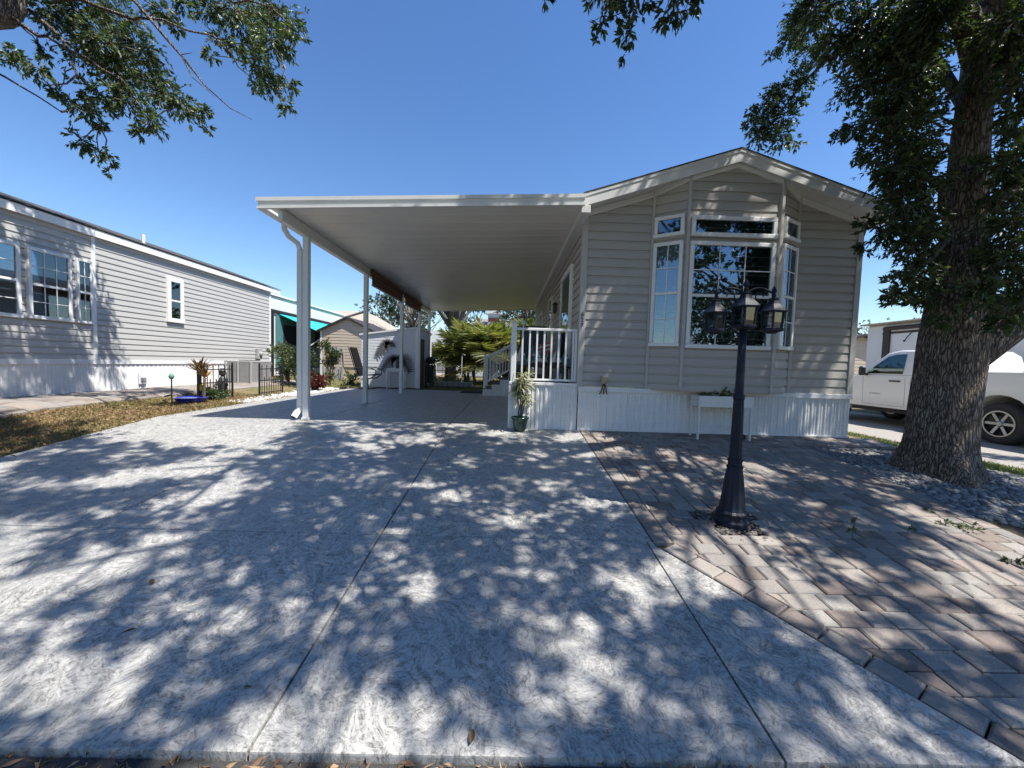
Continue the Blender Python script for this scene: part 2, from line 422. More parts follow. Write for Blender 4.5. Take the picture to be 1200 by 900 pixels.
# ------------------------------------------------------------------ ground heights
ZG = .567
def sm(a, b, x): t = min(1, max(0, (x-a)/(b-a))); return t*t*(3-2*t)
def gz(x, y):
    b = .10*min(max(y, 0), 5.67)
    if y < 1.27: b = .06+.03*max(0, (y-.6)/.67) if y > .6 else .06*sm(-1.5, .6, y)+.0
    b -= .035 if y >= 1.27 else 0
    b += .15*sm(-6.35, -7.1, x)*sm(2.0, 5.0, y)
    if x > 5.3:
        t = sm(5.3, 6.9, x); b = b*(1-t)+t*min(b, .30)
    return b
def axis(lo, hi, fine, dense, far):
    a = list(np.arange(lo, hi+1e-6, fine)); st = fine; p = hi
    while p < far: st *= 1.5; p += st; a.append(p)
    st = fine; p = lo
    while p > -far: st *= 1.5; p -= st; a.insert(0, p)
    return a
gx = axis(-10, 10, .25, 0, 900); gy = axis(-2, 14, .25, 0, 900)
gy = sorted(set(list(gy)+[1.265, 1.275, 5.67]))
g = MB(); nx = len(gx)
for y in gy:
    for x in gx: g.v.append((x, y, gz(x, y)))
g.f = [(j*nx+i, j*nx+i+1, (j+1)*nx+i+1, (j+1)*nx+i) for j in range(len(gy)-1) for i in range(nx-1)]
tag(g.build('ground', M['ground'], fix=False), kind='structure')
# street
r = MB(); xs = np.linspace(-60, 60, 61)
for y in (-7.0, -3, -1.5, .2, .7, 1.268):
    for x in xs: r.v.append((x, y, gz(x, y)+.012))
r.f = [(j*61+i, j*61+i+1, (j+1)*61+i+1, (j+1)*61+i) for j in range(5) for i in range(60)]
tag(r.build('street', M['asphalt'], fix=False), kind='structure')

# driveway slab: panels with open joints
dz = lambda y: .10*min(y, 5.67)
drive = [(-5.12, 1.275), (1.90, 1.275), (1.06, 2.62), (1.06, 12.55), (-5.0, 12.55), (-4.95, 11.2), (-5.18, 9.), (-5.12, 5.)]
dconv = [[(-5.12, 1.275), (1.90, 1.275), (1.06, 2.62), (-5.14, 2.62)], [(-5.14, 2.62), (1.06, 2.62), (1.06, 12.55), (-5.0, 12.55), (-5.16, 9.)]]
xc = [-5.3, -2.9, -.865, 1.02, 2.2]; yc = [1.2, 2.67, 4.09, 5.67, 8.3, 10.9, 12.6]
d = MB(); gp = .005
for i in range(len(xc)-1):
    for j in range(len(yc)-1):
        ga = 0 if yc[j] == 5.67 else gp; gb = 0 if yc[j+1] == 5.67 else gp
        x0, x1 = xc[i]+gp, xc[i+1]-gp
        if i == 2 and j >= 1: x1 = 1.06
        if i == 3 and j >= 1: continue
        cell = [(x0, yc[j]+ga), (x1, yc[j]+ga), (x1, yc[j+1]-gb), (x0, yc[j+1]-gb)]
        for cv in dconv:
            pl = clip_to(cell, cv)
            if len(pl) < 3: continue
            n = len(pl); c0 = np.mean(pl, axis=0)
            top = [(c0[0]+(p[0]-c0[0])*.9985, c0[1]+(p[1]-c0[1])*.9985) for p in pl]
            d.add([(p[0], p[1], dz(p[1])) for p in top]+[(p[0], p[1], dz(p[1])-.007) for p in pl]+[(p[0], p[1], dz(p[1])-.075) for p in pl],
                  [tuple(range(n))]+[(k+n, (k+1) % n+n, (k+1) % n, k) for k in range(n)]+[(k+2*n, (k+1) % n+2*n, (k+1) % n+n, k+n) for k in range(n)])
tag(d.build('driveway', M['slab']), kind='structure')

# paver patio
def paver_sheet(name, regions, rows, holes=(), widths=(.13, .17, .17, .22), mat='paver', seed=3, extra=()):
    rnd = random.Random(seed); mb = MB(); mb.tone = []
    def stone(pl, z_of, tone):
        if len(pl) < 3: return
        ar = 0
        for k in range(len(pl)): ar += pl[k][0]*pl[(k+1) % len(pl)][1]-pl[(k+1) % len(pl)][0]*pl[k][1]
        if abs(ar)/2 < .0015: return
        c0 = np.mean(pl, axis=0); n = len(pl); dzr = rnd.uniform(-.003, .003); tx, ty = rnd.uniform(-.01, .01), rnd.uniform(-.01, .01)
        def sh(q, m):
            L = max(np.hypot(*(np.array(q)-c0)), 1e-4); k = max(.3, (L-m)/L); return (c0[0]+(q[0]-c0[0])*k, c0[1]+(q[1]-c0[1])*k)
        a = [sh(q, .016) for q in pl]; b = [sh(q, .005) for q in pl]
        zz = lambda q, o: z_of(*q)+dzr+o+tx*(q[0]-c0[0])+ty*(q[1]-c0[1])
        mb.add([(q[0], q[1], zz(q, .004)) for q in a]+[(q[0], q[1], zz(q, -.003)) for q in b]+[(q[0], q[1], zz(q, -.035)) for q in b],
               [tuple(range(n))]+[(k+n, (k+1) % n+n, (k+1) % n, k) for k in range(n)]+[(k+2*n, (k+1) % n+2*n, (k+1) % n+n, k+n) for k in range(n)])
        mb.tone += [tone]*(1+2*n)
    for reg, z_of in regions:
        xs_ = [p[0] for p in reg]; ys_ = [p[1] for p in reg]; y = min(ys_); off = 0
        while y < max(ys_):
            h = rnd.choice(rows); x = min(xs_)-rnd.uniform(0, .3)
            while x < max(xs_):
                w = rnd.choice(widths)
                pl = clip_to([(x, y), (x+w, y), (x+w, y+h), (x, y+h)], reg)
                ok = True
                for (hx0, hx1, hy0, hy1) in holes:
                    if hx0 < x+w/2 < hx1 and hy0 < y+h/2 < hy1: ok = False
                if ok: stone(pl, z_of, rnd.random())
                x += w
            y += h
    for (a, b, wd_, z_of, ln) in extra:       # border courses
        a = np.array(a, float); b = np.array(b, float); L = np.linalg.norm(b-a); e = (b-a)/L; nn = np.array([-e[1], e[0]])
        k = max(1, round(L/ln))
        for i in range(k):
            p = a+e*L*i/k; q = a+e*L*(i+1)/k
            stone([tuple(p), tuple(q), tuple(q+nn*wd_), tuple(p+nn*wd_)], z_of, rnd.random())
    return tag(mb.build(name, M[mat], fix=False), kind='structure')
pz = lambda x, y: .10*min(y, 5.67)-.003 if x < 5.3 else gz(x, y)+.04
bw = .14
patio1 = [(1.07+bw, 2.66), (4.0-bw, 2.66), (4.06-bw, 5.16), (1.07+bw, 5.16)]
patio2 = [(1.92+bw, 1.29), (5.6, 1.29), (5.6, 2.66), (1.08+bw, 2.66)]
strip = [(1.07+bw, 5.16), (5.35, 5.16), (5.35, 5.585), (1.07+bw, 5.585)]
paver_sheet('patio', [(patio1, pz), (patio2, pz), (strip, pz)], (.12, .13, .15), holes=[(1.62, 2.0, 2.80, 3.16)],
            extra=[((1.07+bw, 2.66), (1.07+bw, 5.585), bw, pz, .17), ((1.92+bw, 1.29), (1.08+bw, 2.66), bw*.95, pz, .17),
                   ((4.0, 2.66), (4.06, 5.16), bw, pz, .17)])
pb = MB()
pb.add([(x, y, .10*y-.028) for (x, y) in ((1.92, 1.28), (5.6, 1.28), (5.6, 2.66), (4.02, 2.66), (4.07, 5.16), (5.35, 5.16), (5.35, 5.6), (1.07, 5.6), (1.07, 2.64))], [tuple(range(9))])
tag(pb.build('patio_sand_bed', M['soil'], fix=False), kind='structure')

def stones(name, label, n, region, zf, rlo, rhi, mat, seed=1, cat='stones'):
    rnd = np.random.default_rng(seed); mb = MB(); mb.tone = []
    t = (1+5**.5)/2
    iv = np.array([(-1, t, 0), (1, t, 0), (-1, -t, 0), (1, -t, 0), (0, -1, t), (0, 1, t), (0, -1, -t), (0, 1, -t), (t, 0, -1), (t, 0, 1), (-t, 0, -1), (-t, 0, 1)], float); iv /= np.linalg.norm(iv[0])
    ifc = [(0, 11, 5), (0, 5, 1), (0, 1, 7), (0, 7, 10), (0, 10, 11), (1, 5, 9), (5, 11, 4), (11, 10, 2), (10, 7, 6), (7, 1, 8), (3, 9, 4), (3, 4, 2), (3, 2, 6), (3, 6, 8), (3, 8, 9), (4, 9, 5), (2, 4, 11), (6, 2, 10), (8, 6, 7), (9, 8, 1)]
    k = 0
    while k < n:
        p = region(rnd)
        if p is None: continue
        k += 1
        r_ = rnd.uniform(rlo, rhi); sc = np.array([rnd.uniform(.8, 1.5), rnd.uniform(.7, 1.1), rnd.uniform(.45, .75)])*r_
        a = rnd.uniform(0, 2*pi); v = iv*sc*rnd.uniform(.85, 1.15, (12, 1))
        v = np.stack([v[:, 0]*cos(a)-v[:, 1]*sin(a), v[:, 0]*sin(a)+v[:, 1]*cos(a), v[:, 2]], 1)
        mb.add(v+np.array([p[0], p[1], zf(p[0], p[1])+sc[2]*rnd.uniform(.1, .9)]), ifc); mb.tone += [float(rnd.random())]*20
    o = mb.build(name, M[mat], fix=False, smooth=True); return tag(o, label, cat, kind='stuff')
def inpoly(p, poly):
    c = False; j = len(poly)-1
    for i in range(len(poly)):
        (xi, yi), (xj, yj) = poly[i], poly[j]
        if (yi > p[1]) != (yj > p[1]) and p[0] < (xj-xi)*(p[1]-yi)/(yj-yi)+xi: c = not c
        j = i
    return c
bed = [(4.08, 5.12), (4.03, 3.35), (4.5, 2.75), (6.3, 2.7), (6.1, 3.6), (5.9, 4.4), (5.1, 5.12)]
def rbed(rnd):
    p = (rnd.uniform(4.0, 6.3), rnd.uniform(2.6, 5.2)); return p if inpoly(p, bed) else None
stones('stone_bed', 'grey river stones heaped round the foot of the big oak', 7500, rbed, lambda x, y: .10*min(y, 5.67)-.035 if x < 5.3 else gz(x, y), .014, .034, 'stone', 5)
def rlamp(rnd):
    a, r_ = rnd.uniform(0, 2*pi), .30*sqrt(rnd.random()); return (1.81+r_*cos(a), 2.975+r_*sin(a))
stones('lamp_gravel', 'small dark stones filling the gap in the pavers round the lamp post', 900, rlamp, lambda x, y: .10*y-.012, .008, .017, 'stonedark', 6)
def rwhite(rnd):
    t = rnd.random(); y = 7.9+4.6*t; return (-5.42-.12*t+rnd.normal()*.14-.35*t*rnd.random(), y)
stones('white_stone_border', 'white stones edging the carport slab beyond the small fence', 2200, rwhite, lambda x, y: gz(x, y), .02, .04, 'stonewhite', 7)

# neighbour walkway and gravel drive
wz = lambda x, y: gz(x, y)+.03
paver_sheet('footpath', [([(-8.05, 5.0), (-6.75, 5.0), (-6.9, 13.4), (-8.35, 13.4)], wz), ([(-9.2, 2.5), (-6.75, 2.5), (-6.75, 5.0), (-9.2, 5.0)], wz)], (.2, .24), seed=9)
gv = MB(); gys = np.linspace(1.2, 16, 30)
for y in gys:
    for x in (6.75, 7.2, 8, 9, 10, 11.0): gv.v.append((x+.05*sin(3*y), y, gz(x, y)+.02))
gv.f = [(j*6+i, j*6+i+1, (j+1)*6+i+1, (j+1)*6+i) for j in range(29) for i in range(5)]
tag(gv.build('gravel_drive', M['gravel'], fix=False), kind='structure')

# ------------------------------------------------------------------ leaf engine
def leaf_mesh(name, P, D, L, Wd, tone, mat, parent=None, fold=.25, rnd=RNG):
    """kite-shaped creased leaves: P base points, D directions"""
    n = len(P); D = D/np.linalg.norm(D, axis=1, keepdims=True)
    q = rnd.normal(size=(n, 3)); S = np.cross(D, q); S /= np.linalg.norm(S, axis=1, keepdims=True)
    N = np.cross(S, D); L = np.asarray(L).reshape(-1, 1); Wd = np.asarray(Wd).reshape(-1, 1)
    mid = P+D*L*.45
    V = np.empty((n, 4, 3)); V[:, 0] = P; V[:, 1] = mid+S*Wd*.5+N*Wd*fold; V[:, 2] = P+D*L; V[:, 3] = mid-S*Wd*.5+N*Wd*fold
    return raw_mesh(name, V.reshape(-1, 3), np.array([[0, 1, 2], [0, 2, 3]]), n, 4, tone, mat, parent)
def raw_mesh(name, V, pat, n, nv, tone, mat, parent=None):
    if parent is not None: V = V-np.array(parent['_o'])
    F = (np.arange(n)[:, None, None]*nv+pat[None]).reshape(-1, 3); nf = len(F)
    me = bpy.data.meshes.new(name); me.vertices.add(len(V)); me.vertices.foreach_set('co', V.astype(np.float32).ravel())
    me.loops.add(nf*3); me.loops.foreach_set('vertex_index', F.astype(np.int32).ravel())
    me.polygons.add(nf); me.polygons.foreach_set('loop_start', np.arange(0, nf*3, 3, dtype=np.int32))
    me.polygons.foreach_set('loop_total', np.full(nf, 3, np.int32))
    a = me.attributes.new('tone', 'FLOAT', 'FACE'); a.data.foreach_set('value', np.repeat(np.asarray(tone, np.float32), len(pat)))
    me.materials.append(mat); me.update(calc_edges=True); me.validate()
    return link(name, me, parent)

class Foliage:
    def __init__(s, seed): s.r = np.random.default_rng(seed); s.P = []; s.D = []; s.L = []; s.T = []; s.tw = MB()
    def cluster(s, c, rad, leaves, ll=.085, twigs=True, droop=.35, tone=0., root=None, sq=(1, 1, .8)):
        """a spray of twigs within a ball; leaves sit along the twigs"""
        r = s.r; c = np.array(c, float); per = 10; nt_ = max(2, int(leaves/per)); rt = c if root is None else np.array(root, float)
        for _ in range(nt_):
            u = r.normal(size=3); u /= np.linalg.norm(u); u *= np.array(sq); v = r.normal(size=3)*.6
            st = c+u*rad*r.uniform(0, .75); dirv = (u+v*.8+np.array([0, 0, -.1])); dirv *= rad*r.uniform(.35, .75)/(np.linalg.norm(dirv)+1e-6)
            if rad > .14: dirv *= min(1., .26/np.linalg.norm(dirv))
            Lt = np.linalg.norm(dirv)+1e-6; dr = droop*Lt*r.uniform(.2, 1)
            t = np.sort(r.uniform(.1, 1.05, per)); pts = st+np.outer(t, dirv); pts[:, 2] -= dr*t*t
            tang = dirv/Lt+np.outer(t, [0, 0, -2*dr/Lt])
            jit = r.normal(size=(per, 3)); jit -= tang*np.sum(jit*tang, 1, keepdims=True)
            jit /= np.linalg.norm(jit, axis=1, keepdims=True)
            s.P.append(pts); s.D.append(tang*.85+jit*.75+np.array([0, 0, -.12])); s.L.append(ll*r.uniform(.5, 1.25, per))
            s.T.append(np.clip(r.normal(.4+tone+r.normal()*.18, .22, per), 0, 1))
            if twigs and r.random() < twigs:
                pp = [st+dirv*q-np.array([0, 0, dr*q*q]) for q in (0, .35, .7, 1)]
                s.tw.tube(pp, [.006, .005, .0035, .002], 3, False)
    def build(s, name, mat, parent, wr=.38):
        P = np.concatenate(s.P); D = np.concatenate(s.D); L = np.concatenate(s.L); T = np.concatenate(s.T)
        return leaf_mesh(name, P, D, L, L*wr, T, mat, parent, rnd=s.r)

def trunk_grid(path, radii, n=56, m=150, flare=.0, lump=.06, seed=0):
    """a trunk as one lumpy skin along a path"""
    path = np.array(path, float); cum = np.concatenate([[0], np.cumsum(np.linalg.norm(np.diff(path, axis=0), axis=1))]); mb = MB()
    ts = np.linspace(0, cum[-1], m); rs = np.random.default_rng(seed); ph = rs.uniform(0, 6.28, 12)
    for t in ts:
        c = np.array([np.interp(t, cum, path[:, k]) for k in range(3)]); c2 = np.array([np.interp(t+.05, cum, path[:, k]) for k in range(3)]); c1 = np.array([np.interp(t-.05, cum, path[:, k]) for k in range(3)])
        dd = norm(c2-c1); x = norm(np.array([1., 0, 0])-dd*dd[0]); y = np.cross(dd, x); rr = np.interp(t, cum, radii)
        for k in range(n):
            a = 2*pi*k/n
            w = 1+lump*(sin(3*a+ph[0]+t*.7)*.6+sin(5*a+ph[1]-t*1.1)*.5+sin(2*a+ph[2]+t*1.9)*.5+.35*sin(9*a+ph[3]+2.5*sin(t*3+ph[4])))
            w += flare*max(0, 1-t/.6)**2.2*(1+.75*sin(4*a+ph[5])+.4*sin(7*a+ph[6]))
            mb.v.append(tuple(c+(x*cos(a)+y*sin(a))*rr*w))
    mb.f = [(i*n+k, i*n+(k+1) % n, (i+1)*n+(k+1) % n, (i+1)*n+k) for i in range(m-1) for k in range(n)]
    mb.f.append(tuple(range((m-1)*n, m*n)))
    return mb
def wiggle(a, b, n=6, amp=.12, sag=0., rnd=random):
    a = np.array(a, float); b = np.array(b, float); L = np.linalg.norm(b-a); out = []
    for i in range(n+1):
        t = i/n; p = a+(b-a)*t; k = amp*L*sin(pi*t)
        out.append(p+np.array([rnd.uniform(-1, 1)*k*.4, rnd.uniform(-1, 1)*k*.4, rnd.uniform(-.3, .6)*k-sag*L*sin(pi*t)]))
    return out

#PART2
# ------------------------------------------------------------------ windows
def window(par, org, e, s0, s1, z0, z1, fw=.055, rail=None, cols=0, rows=(), blind=True, label=None, proud=.062, trim='white', fname='window'):
    e = norm((e[0], e[1], 0)); nn = np.array([e[1], -e[0], 0]); org = np.array([org[0], org[1], 0.]); Z = np.array([0, 0, 1.])
    def bx(mb, a, b, c, d_, o0, o1, bev=0.):
        return mb.obox(org+e*(a+b)/2+nn*(o0+o1)/2+Z*(c+d_)/2, e, nn, Z, (b-a)/2, (o1-o0)/2, (d_-c)/2, bev)
    f = MB()
    bx(f, s0, s1, z1-fw, z1, .004, proud, .006); bx(f, s0-.01, s1+.01, z0, z0+fw, .004, proud+.012, .006)
    bx(f, s0, s0+fw, z0+fw, z1-fw, .004, proud, .006); bx(f, s1-fw, s1, z0+fw, z1-fw, .004, proud, .006)
    if rail: bx(f, s0+fw, s1-fw, rail-.02, rail+.02, .03, proud-.006, .004)
    w = f.build(fname, M[trim], par)
    if label: w['label'] = label
    a, b, c, d_ = s0+fw, s1-fw, z0+fw, z1-fw
    k = MB(); bx(k, a, b, c, d_, .005, .0185); k.build('dark_backing', M['dark'], w)  # thin dark backing panel painted as the unlit room behind the pane
    if blind:
        k = MB(); z = c+.012
        while z < d_-.01:
            k.obox(org+e*(a+b)/2+nn*.0285+Z*z, e, norm(nn*.6+Z), norm(Z*.6-nn), (b-a)/2-.004, .0135, .0009); z += .030
        k.build('blind', M['blind'], w)
    k = MB(); bx(k, a-.004, b+.004, c-.004, d_+.004, .0395, .0425); k.build('pane', M['glass'], w)
    if cols or rows:
        k = MB()
        for i in range(1, cols): bx(k, a+(b-a)*i/cols-.006, a+(b-a)*i/cols+.006, c, d_, .0435, .0495)
        for z in rows: bx(k, a, b, z-.006, z+.006, .0435, .0505)
        k.build('muntin', M[trim], w)
    return w

# ------------------------------------------------------------------ the house
RX = 3.03
zs = lambda x: 4.33-.315*abs(x-RX)
house = thing('mobile_home', 'grey sided mobile home with low gable and bay window, white skirting below', 'house', (3.03, 5.6, .567))
YB, YW = 5.35, 5.6
corners = [(1.03, YW), (2.01, YW), (2.40, YB), (3.675, YB), (4.09, YW), (5.03, YW)]
wl = MB()
for (p, q) in zip(corners[:-1], corners[1:]):
    L = sqrt((q[0]-p[0])**2+(q[1]-p[1])**2); sh = [(0, 1.2), (L, 1.2), (L, zs(q[0]))]
    if p[0] < RX < q[0]: sh.append(((RX-p[0])/(q[0]-p[0])*L, zs(RX)))
    sh.append((0, zs(p[0])))
    siding(wl, p, q, sh, .125, 1.2-.02)
siding(wl, (1.03, 15.4), (1.03, YW), [(0, 1.1), (9.8, 1.1), (9.8, zs(1.03)), (0, zs(1.03))], .125, 1.18)
siding(wl, (5.03, YW), (5.03, 15.4), [(0, 1.1), (9.8, 1.1), (9.8, zs(5.03)), (0, zs(5.03))], .125, 1.18)
siding(wl, (5.03, 15.4), (1.03, 15.4), [(0, 1.1), (4, 1.1), (4, zs(1.03)), (2.05, zs(RX)), (0, zs(5.03))], .125, 1.18)
wl.build('wall', M['siding'], house, fix=False)
t = MB()      # bay underside
t.prism([(2.01, 5.6, 1.185), (2.40, 5.35, 1.185), (3.675, 5.35, 1.185), (4.09, 5.6, 1.185)], (0, 0, .014)); t.build('bay_floor', M['trim'], house)
t = MB()      # vertical corner posts
for i, (x, y) in enumerate(corners):
    z0 = 1.135 if i in (0, 5) else 1.195
    if i == 0: t.box(1.008, 1.09, 5.572, 5.597, .567+.56, zs(1.05)-.002, .004); t.box(1.005, 1.029, 5.597, 5.68, 1.13, zs(1.03)-.002, .004)
    elif i == 5: t.box(4.97, 5.052, 5.572, 5.597, z0, zs(5.02)-.002, .004); t.box(5.031, 5.055, 5.597, 5.68, z0, zs(5.03)-.002, .004)
    else:
        t.bar((x, y-.012, z0), (x, y-.012, zs(x)-.004), .06, .045, bev=.006)
t.build('corner_trim', M['trim'], house)
t = MB()      # white strip under the soffit
for (p, q) in zip(corners[:-1], corners[1:]):
    segs = [(p, q)] if not p[0] < RX < q[0] else [(p, (RX, p[1])), ((RX, p[1]), q)]
    for (a, b) in segs:
        e = norm((b[0]-a[0], b[1]-a[1], 0)); nn = np.array([e[1], -e[0], 0]); a3 = np.array([a[0], a[1], zs(a[0])-.001]); b3 = np.array([b[0], b[1], zs(b[0])-.001])
        t.prism([a3+nn*.017, b3+nn*.017, b3+nn*.017-(0, 0, .088), a3+nn*.017-(0, 0, .088)], nn*.022)
t.box(1.003, 1.027, 5.69, 15.35, zs(1.03)-.12, zs(1.03)-.003)
t.build('frieze_board', M['alum'], house)
t = MB()
XL, XR, YR0, YR1 = .955, 5.26, 5.285, 15.6
poly = [(XL, zs(XL)+.004), (RX, 4.334), (XR, zs(XR)+.004), (XR, zs(XR)+.125), (RX, 4.46), (XL, zs(XL)+.125)]
t.prism([(x, YR0, z) for x, z in poly], (0, YR1-YR0, 0)); roof = t.build('roof', M['alum'], house)
t = MB()
t.prism([(x, YR0-.035, z) for x, z in [(XL-.012, zs(XL)+.127), (RX, 4.462), (XR+.012, zs(XR)+.127), (XR+.012, zs(XR)+.141), (RX, 4.478), (XL-.012, zs(XL)+.141)]], (0, YR1-YR0+.07, 0)); t.build('shingles', M['shingle'], roof)
t = MB()
t.prism([(x, YR0-.022, z) for x, z in [(XL-.004, zs(XL)-.035), (RX, 4.295), (XR+.004, zs(XR)-.035), (XR+.004, zs(XR)+.122), (RX, 4.457), (XL-.004, zs(XL)+.122)]], (0, .021, 0))
t.prism([(x, YR0-.030, z) for x, z in [(XL-.008, zs(XL)+.085), (RX, 4.42), (XR+.008, zs(XR)+.085), (XR+.008, zs(XR)+.124), (RX, 4.459), (XL-.008, zs(XL)+.124)]], (0, .0075, 0))
t.build('rake_fascia', M['alum'], roof)
t = MB()      # soffit seams: V-groove planks under the overhang
for k in range(14):
    x = XL+.12+k*.3
    if abs(x-RX) > .1: t.prism([(x, 5.31, zs(x)+.0035), (x+.012, 5.31, zs(x+.012)+.0035), (x+.006, 5.31, zs(x+.006)-.004)], (0, .27, 0))
t.build('soffit_seam', M['alum'], roof)
t = MB(); ribbed(t, (1.03, 5.585), (5.03, 5.585), .56, 1.14, .098); ribbed(t, (5.03, 5.585), (5.03, 15.4), .25, 1.14, .098); ribbed(t, (1.03, 15.4), (1.03, 9.), .56, 1.14, .098)
sk = t.build('skirting', M['skirt'], house, fix=False)
t = MB(); t.box(1.03, 5.045, 5.555, 5.583, 1.128, 1.197, .004); t.box(1.03, 5.045, 5.566, 5.582, .560, .585, .003)
t.build('skirting_rail', M['skirt'], sk)
# windows of the bay
window(house, (0, YB), (1, 0), 2.435, 3.60, 3.305, 3.585, rail=None, blind=False, label='wide shallow transom window')
window(house, (0, YB), (1, 0), 2.432, 3.60, 1.79, 3.245, rail=2.515, cols=3, rows=(2.86,), blind=False, label='large three column bay window')
dl = norm((.39, -.25, 0)); dr = norm((.415, .25, 0)); LL = sqrt(.39**2+.25**2); LR = sqrt(.415**2+.25**2)
for (org, e, L_) in ((corners[1], dl, LL), (corners[3], dr, LR)):
    window(house, org, e, .035, L_-.035, 3.33, 3.62, blind=False, fw=.05)
    window(house, org, e, .035, L_-.035, 1.81, 3.26, fw=.05, rail=2.55, cols=2, rows=(2.90, 2.20))
# side wall: sliding door, window, light
so_ = (1.03, 15.4); se = (0, -1)
S = lambda y: 15.4-y
window(house, so_, se, S(7.55), S(6.35), 1.22, 3.16, fw=.09, blind=False, label='glazed side door with broad pale trim', fname='door')
window(house, so_, se, S(9.9), S(9.1), 2.0, 3.12, rail=2.55, blind=True)
window(house, so_, se, S(12.6), S(11.8), 2.0, 3.12, rail=2.55, blind=True)
wlamp = MB(); wlamp.box(.93, 1.01, 8.36, 8.44, 2.62, 2.80, .01); wlamp.lathe((.97, 8.4, 2.80), [(.07, 0), (.02, .06)], 8); wlamp.build('wall_lamp', M['bronze'], house)
nb = MB(); nb.box(.985, 1.012, 7.62, 7.82, 2.08, 2.20, .003); nb.build('notice_card', M['white'], house)
def text(s_, loc, size, rot, mat, par, name='lettering', ext=.003, align='CENTER'):
    cu = bpy.data.curves.new(name, 'FONT'); cu.body = s_; cu.size = size; cu.extrude = ext; cu.align_x = align; cu.resolution_u = 3
    o = bpy.data.objects.new(name, cu); COL.objects.link(o); cu.materials.append(mat)
    me = bpy.data.meshes.new_from_object(o.evaluated_get(bpy.context.evaluated_depsgraph_get())); bpy.data.objects.remove(o)
    R4 = Matrix.LocRotScale(Vector(loc), None, None) @ rot.to_4x4(); me.transform(R4)
    if par is not None: me.transform(Matrix.Translation(Vector([-v for v in par['_o']])))
    return link(name, me, par)
from mathutils import Euler
FRONT = Euler((pi/2, 0, 0)).to_matrix()
for k, ch in enumerate('627'): text(ch, (1.046, 5.566, 2.215-.083*k), .095, FRONT, M['black'], house, 'house_number')
# outlet box with cords
t = MB(); t.box(1.345, 1.425, 5.50, 5.57, 1.25, 1.36, .008)
ob = solid('outlet_box', t, M['beige'], 'small brown weatherproof outlet box low on the grey siding, cords hanging below', 'outlet', (1.385, 5.57, 1.30))
t = MB()
for dx in (-.02, .005, .03): t.tube([(1.385+dx*.4, 5.53, 1.25), (1.385+dx, 5.52, 1.20), (1.38+dx*1.6, 5.525, 1.13), (1.37+dx*2.2, 5.53, 1.10)], .008, 6)
t.build('cord', M['rubber'], ob)

# ------------------------------------------------------------------ carport
cp = thing('carport', 'white flat roofed aluminium carport on slim posts beside the grey home', 'carport', (-1.05, 9.8, .567))
CY0, CY1, CL, CR = 5.09, 14.9, -3.275, .93
zt = lambda x: 3.53+.044*(x-CL)
zb = lambda x: zt(x)-.105
t = MB(); y = CY0+.03
while y < CY1-.05:
    y2 = min(y+.305, CY1-.02); gr = .009
    t.add([(CL+.1, y+gr, zb(CL+.1)), (CR, y+gr, zb(CR)), (CR, y2-gr, zb(CR)), (CL+.1, y2-gr, zb(CL+.1)), (CL+.1, y2, zb(CL+.1)+.014), (CR, y2, zb(CR)+.014), (CL+.1, y, zb(CL+.1)+.014), (CR, y, zb(CR)+.014)],
          [(0, 1, 2, 3), (3, 2, 5, 4), (6, 7, 1, 0)]); y = y2
t.add([(CL+.1, CY0+.03, zt(CL)-.01), (CR, CY0+.03, zt(CR)-.005), (CR, CY1, zt(CR)-.005), (CL+.1, CY1, zt(CL)-.01)], [(0, 3, 2, 1)])
t.build('roof_pan', M['soffit'], cp, fix=False)
t = MB()      # front channel: lips top and bottom, recessed web
def slat(x0, x1, y0, y1, o0, o1): return [(x0, y0, zt(x0)+o0), (x1, y0, zt(x1)+o0), (x1, y0, zt(x1)+o1), (x0, y0, zt(x0)+o1)], (0, y1-y0, 0)
for a in ((CL-.02, CR+.01, CY0-.018, CY0+.03, -.042, .004), (CL, CR, CY0, CY0+.03, -.108, -.0425), (CL-.005, CR+.005, CY0-.022, CY0+.028, -.138, -.1085)): t.prism(*slat(*a))
t.prism(*slat(CL+.02, CR, CY1-.02, CY1+.02, -.13, .004))
t.build('fascia', M['alum'], cp)
t = MB()      # gutter along the low edge
gxs = [(CL-.02, -.135), (CL+.085, -.135), (CL+.085, -.125), (CL-.008, -.125), (CL-.008, .0), (CL-.02, .0)]
t.prism([(x, CY0+.035, zt(CL)+o) for x, o in gxs], (0, CY1-CY0-.06, 0)); t.build('gutter', M['alum'], cp)
BX = -3.02
t = MB(); t.box(BX-.028, BX+.028, CY0+.05, CY1-.1, zb(BX)-.165, zb(BX)-.006, .004); t.build('beam', M['alum'], cp)
t = MB(); t.box(CR-.03, CR+.09, CY0+.06, CY1-.1, zb(CR)-.10, zb(CR)-.004, .004); t.build('wall_hanger', M['alum'], cp)
PYS = (5.80, 8.18, 10.9, 13.05, 14.65)
for py in PYS:
    t = MB(); t.box(BX-.042, BX+.042, py-.042, py+.042, ZG, zb(BX)-.166, .006); 
    po = t.build('post', M['alum'], cp)
    t = MB(); t.box(BX-.055, BX+.055, py-.055, py+.055, ZG+.001, ZG+.035, .004)
    for (dx, dzz) in ((-.015, -.03), (.015, -.06), (-.015, -.09)): t.lathe((BX+dx, py-.047, zb(BX)-.166+dzz+.1), [(.007, 0), (.007, .006)], 6, (0, -1, 0))
    t.build('bracket', M['alum'], po)
t = MB()      # downspout: swan neck from the gutter to the front post
px_ = BX-.093; t.tube([(CL+.03, 5.62, zt(CL)-.13), (CL+.03, 5.62, zt(CL)-.21), (CL+.07, 5.66, zt(CL)-.30), (px_-.03, 5.78, zt(CL)-.36), (px_, 5.80, zt(CL)-.46)], [.036]*5, 10)
t.box(px_-.042, px_+.042, 5.765, 5.835, ZG+.17, zt(CL)-.45, .012)
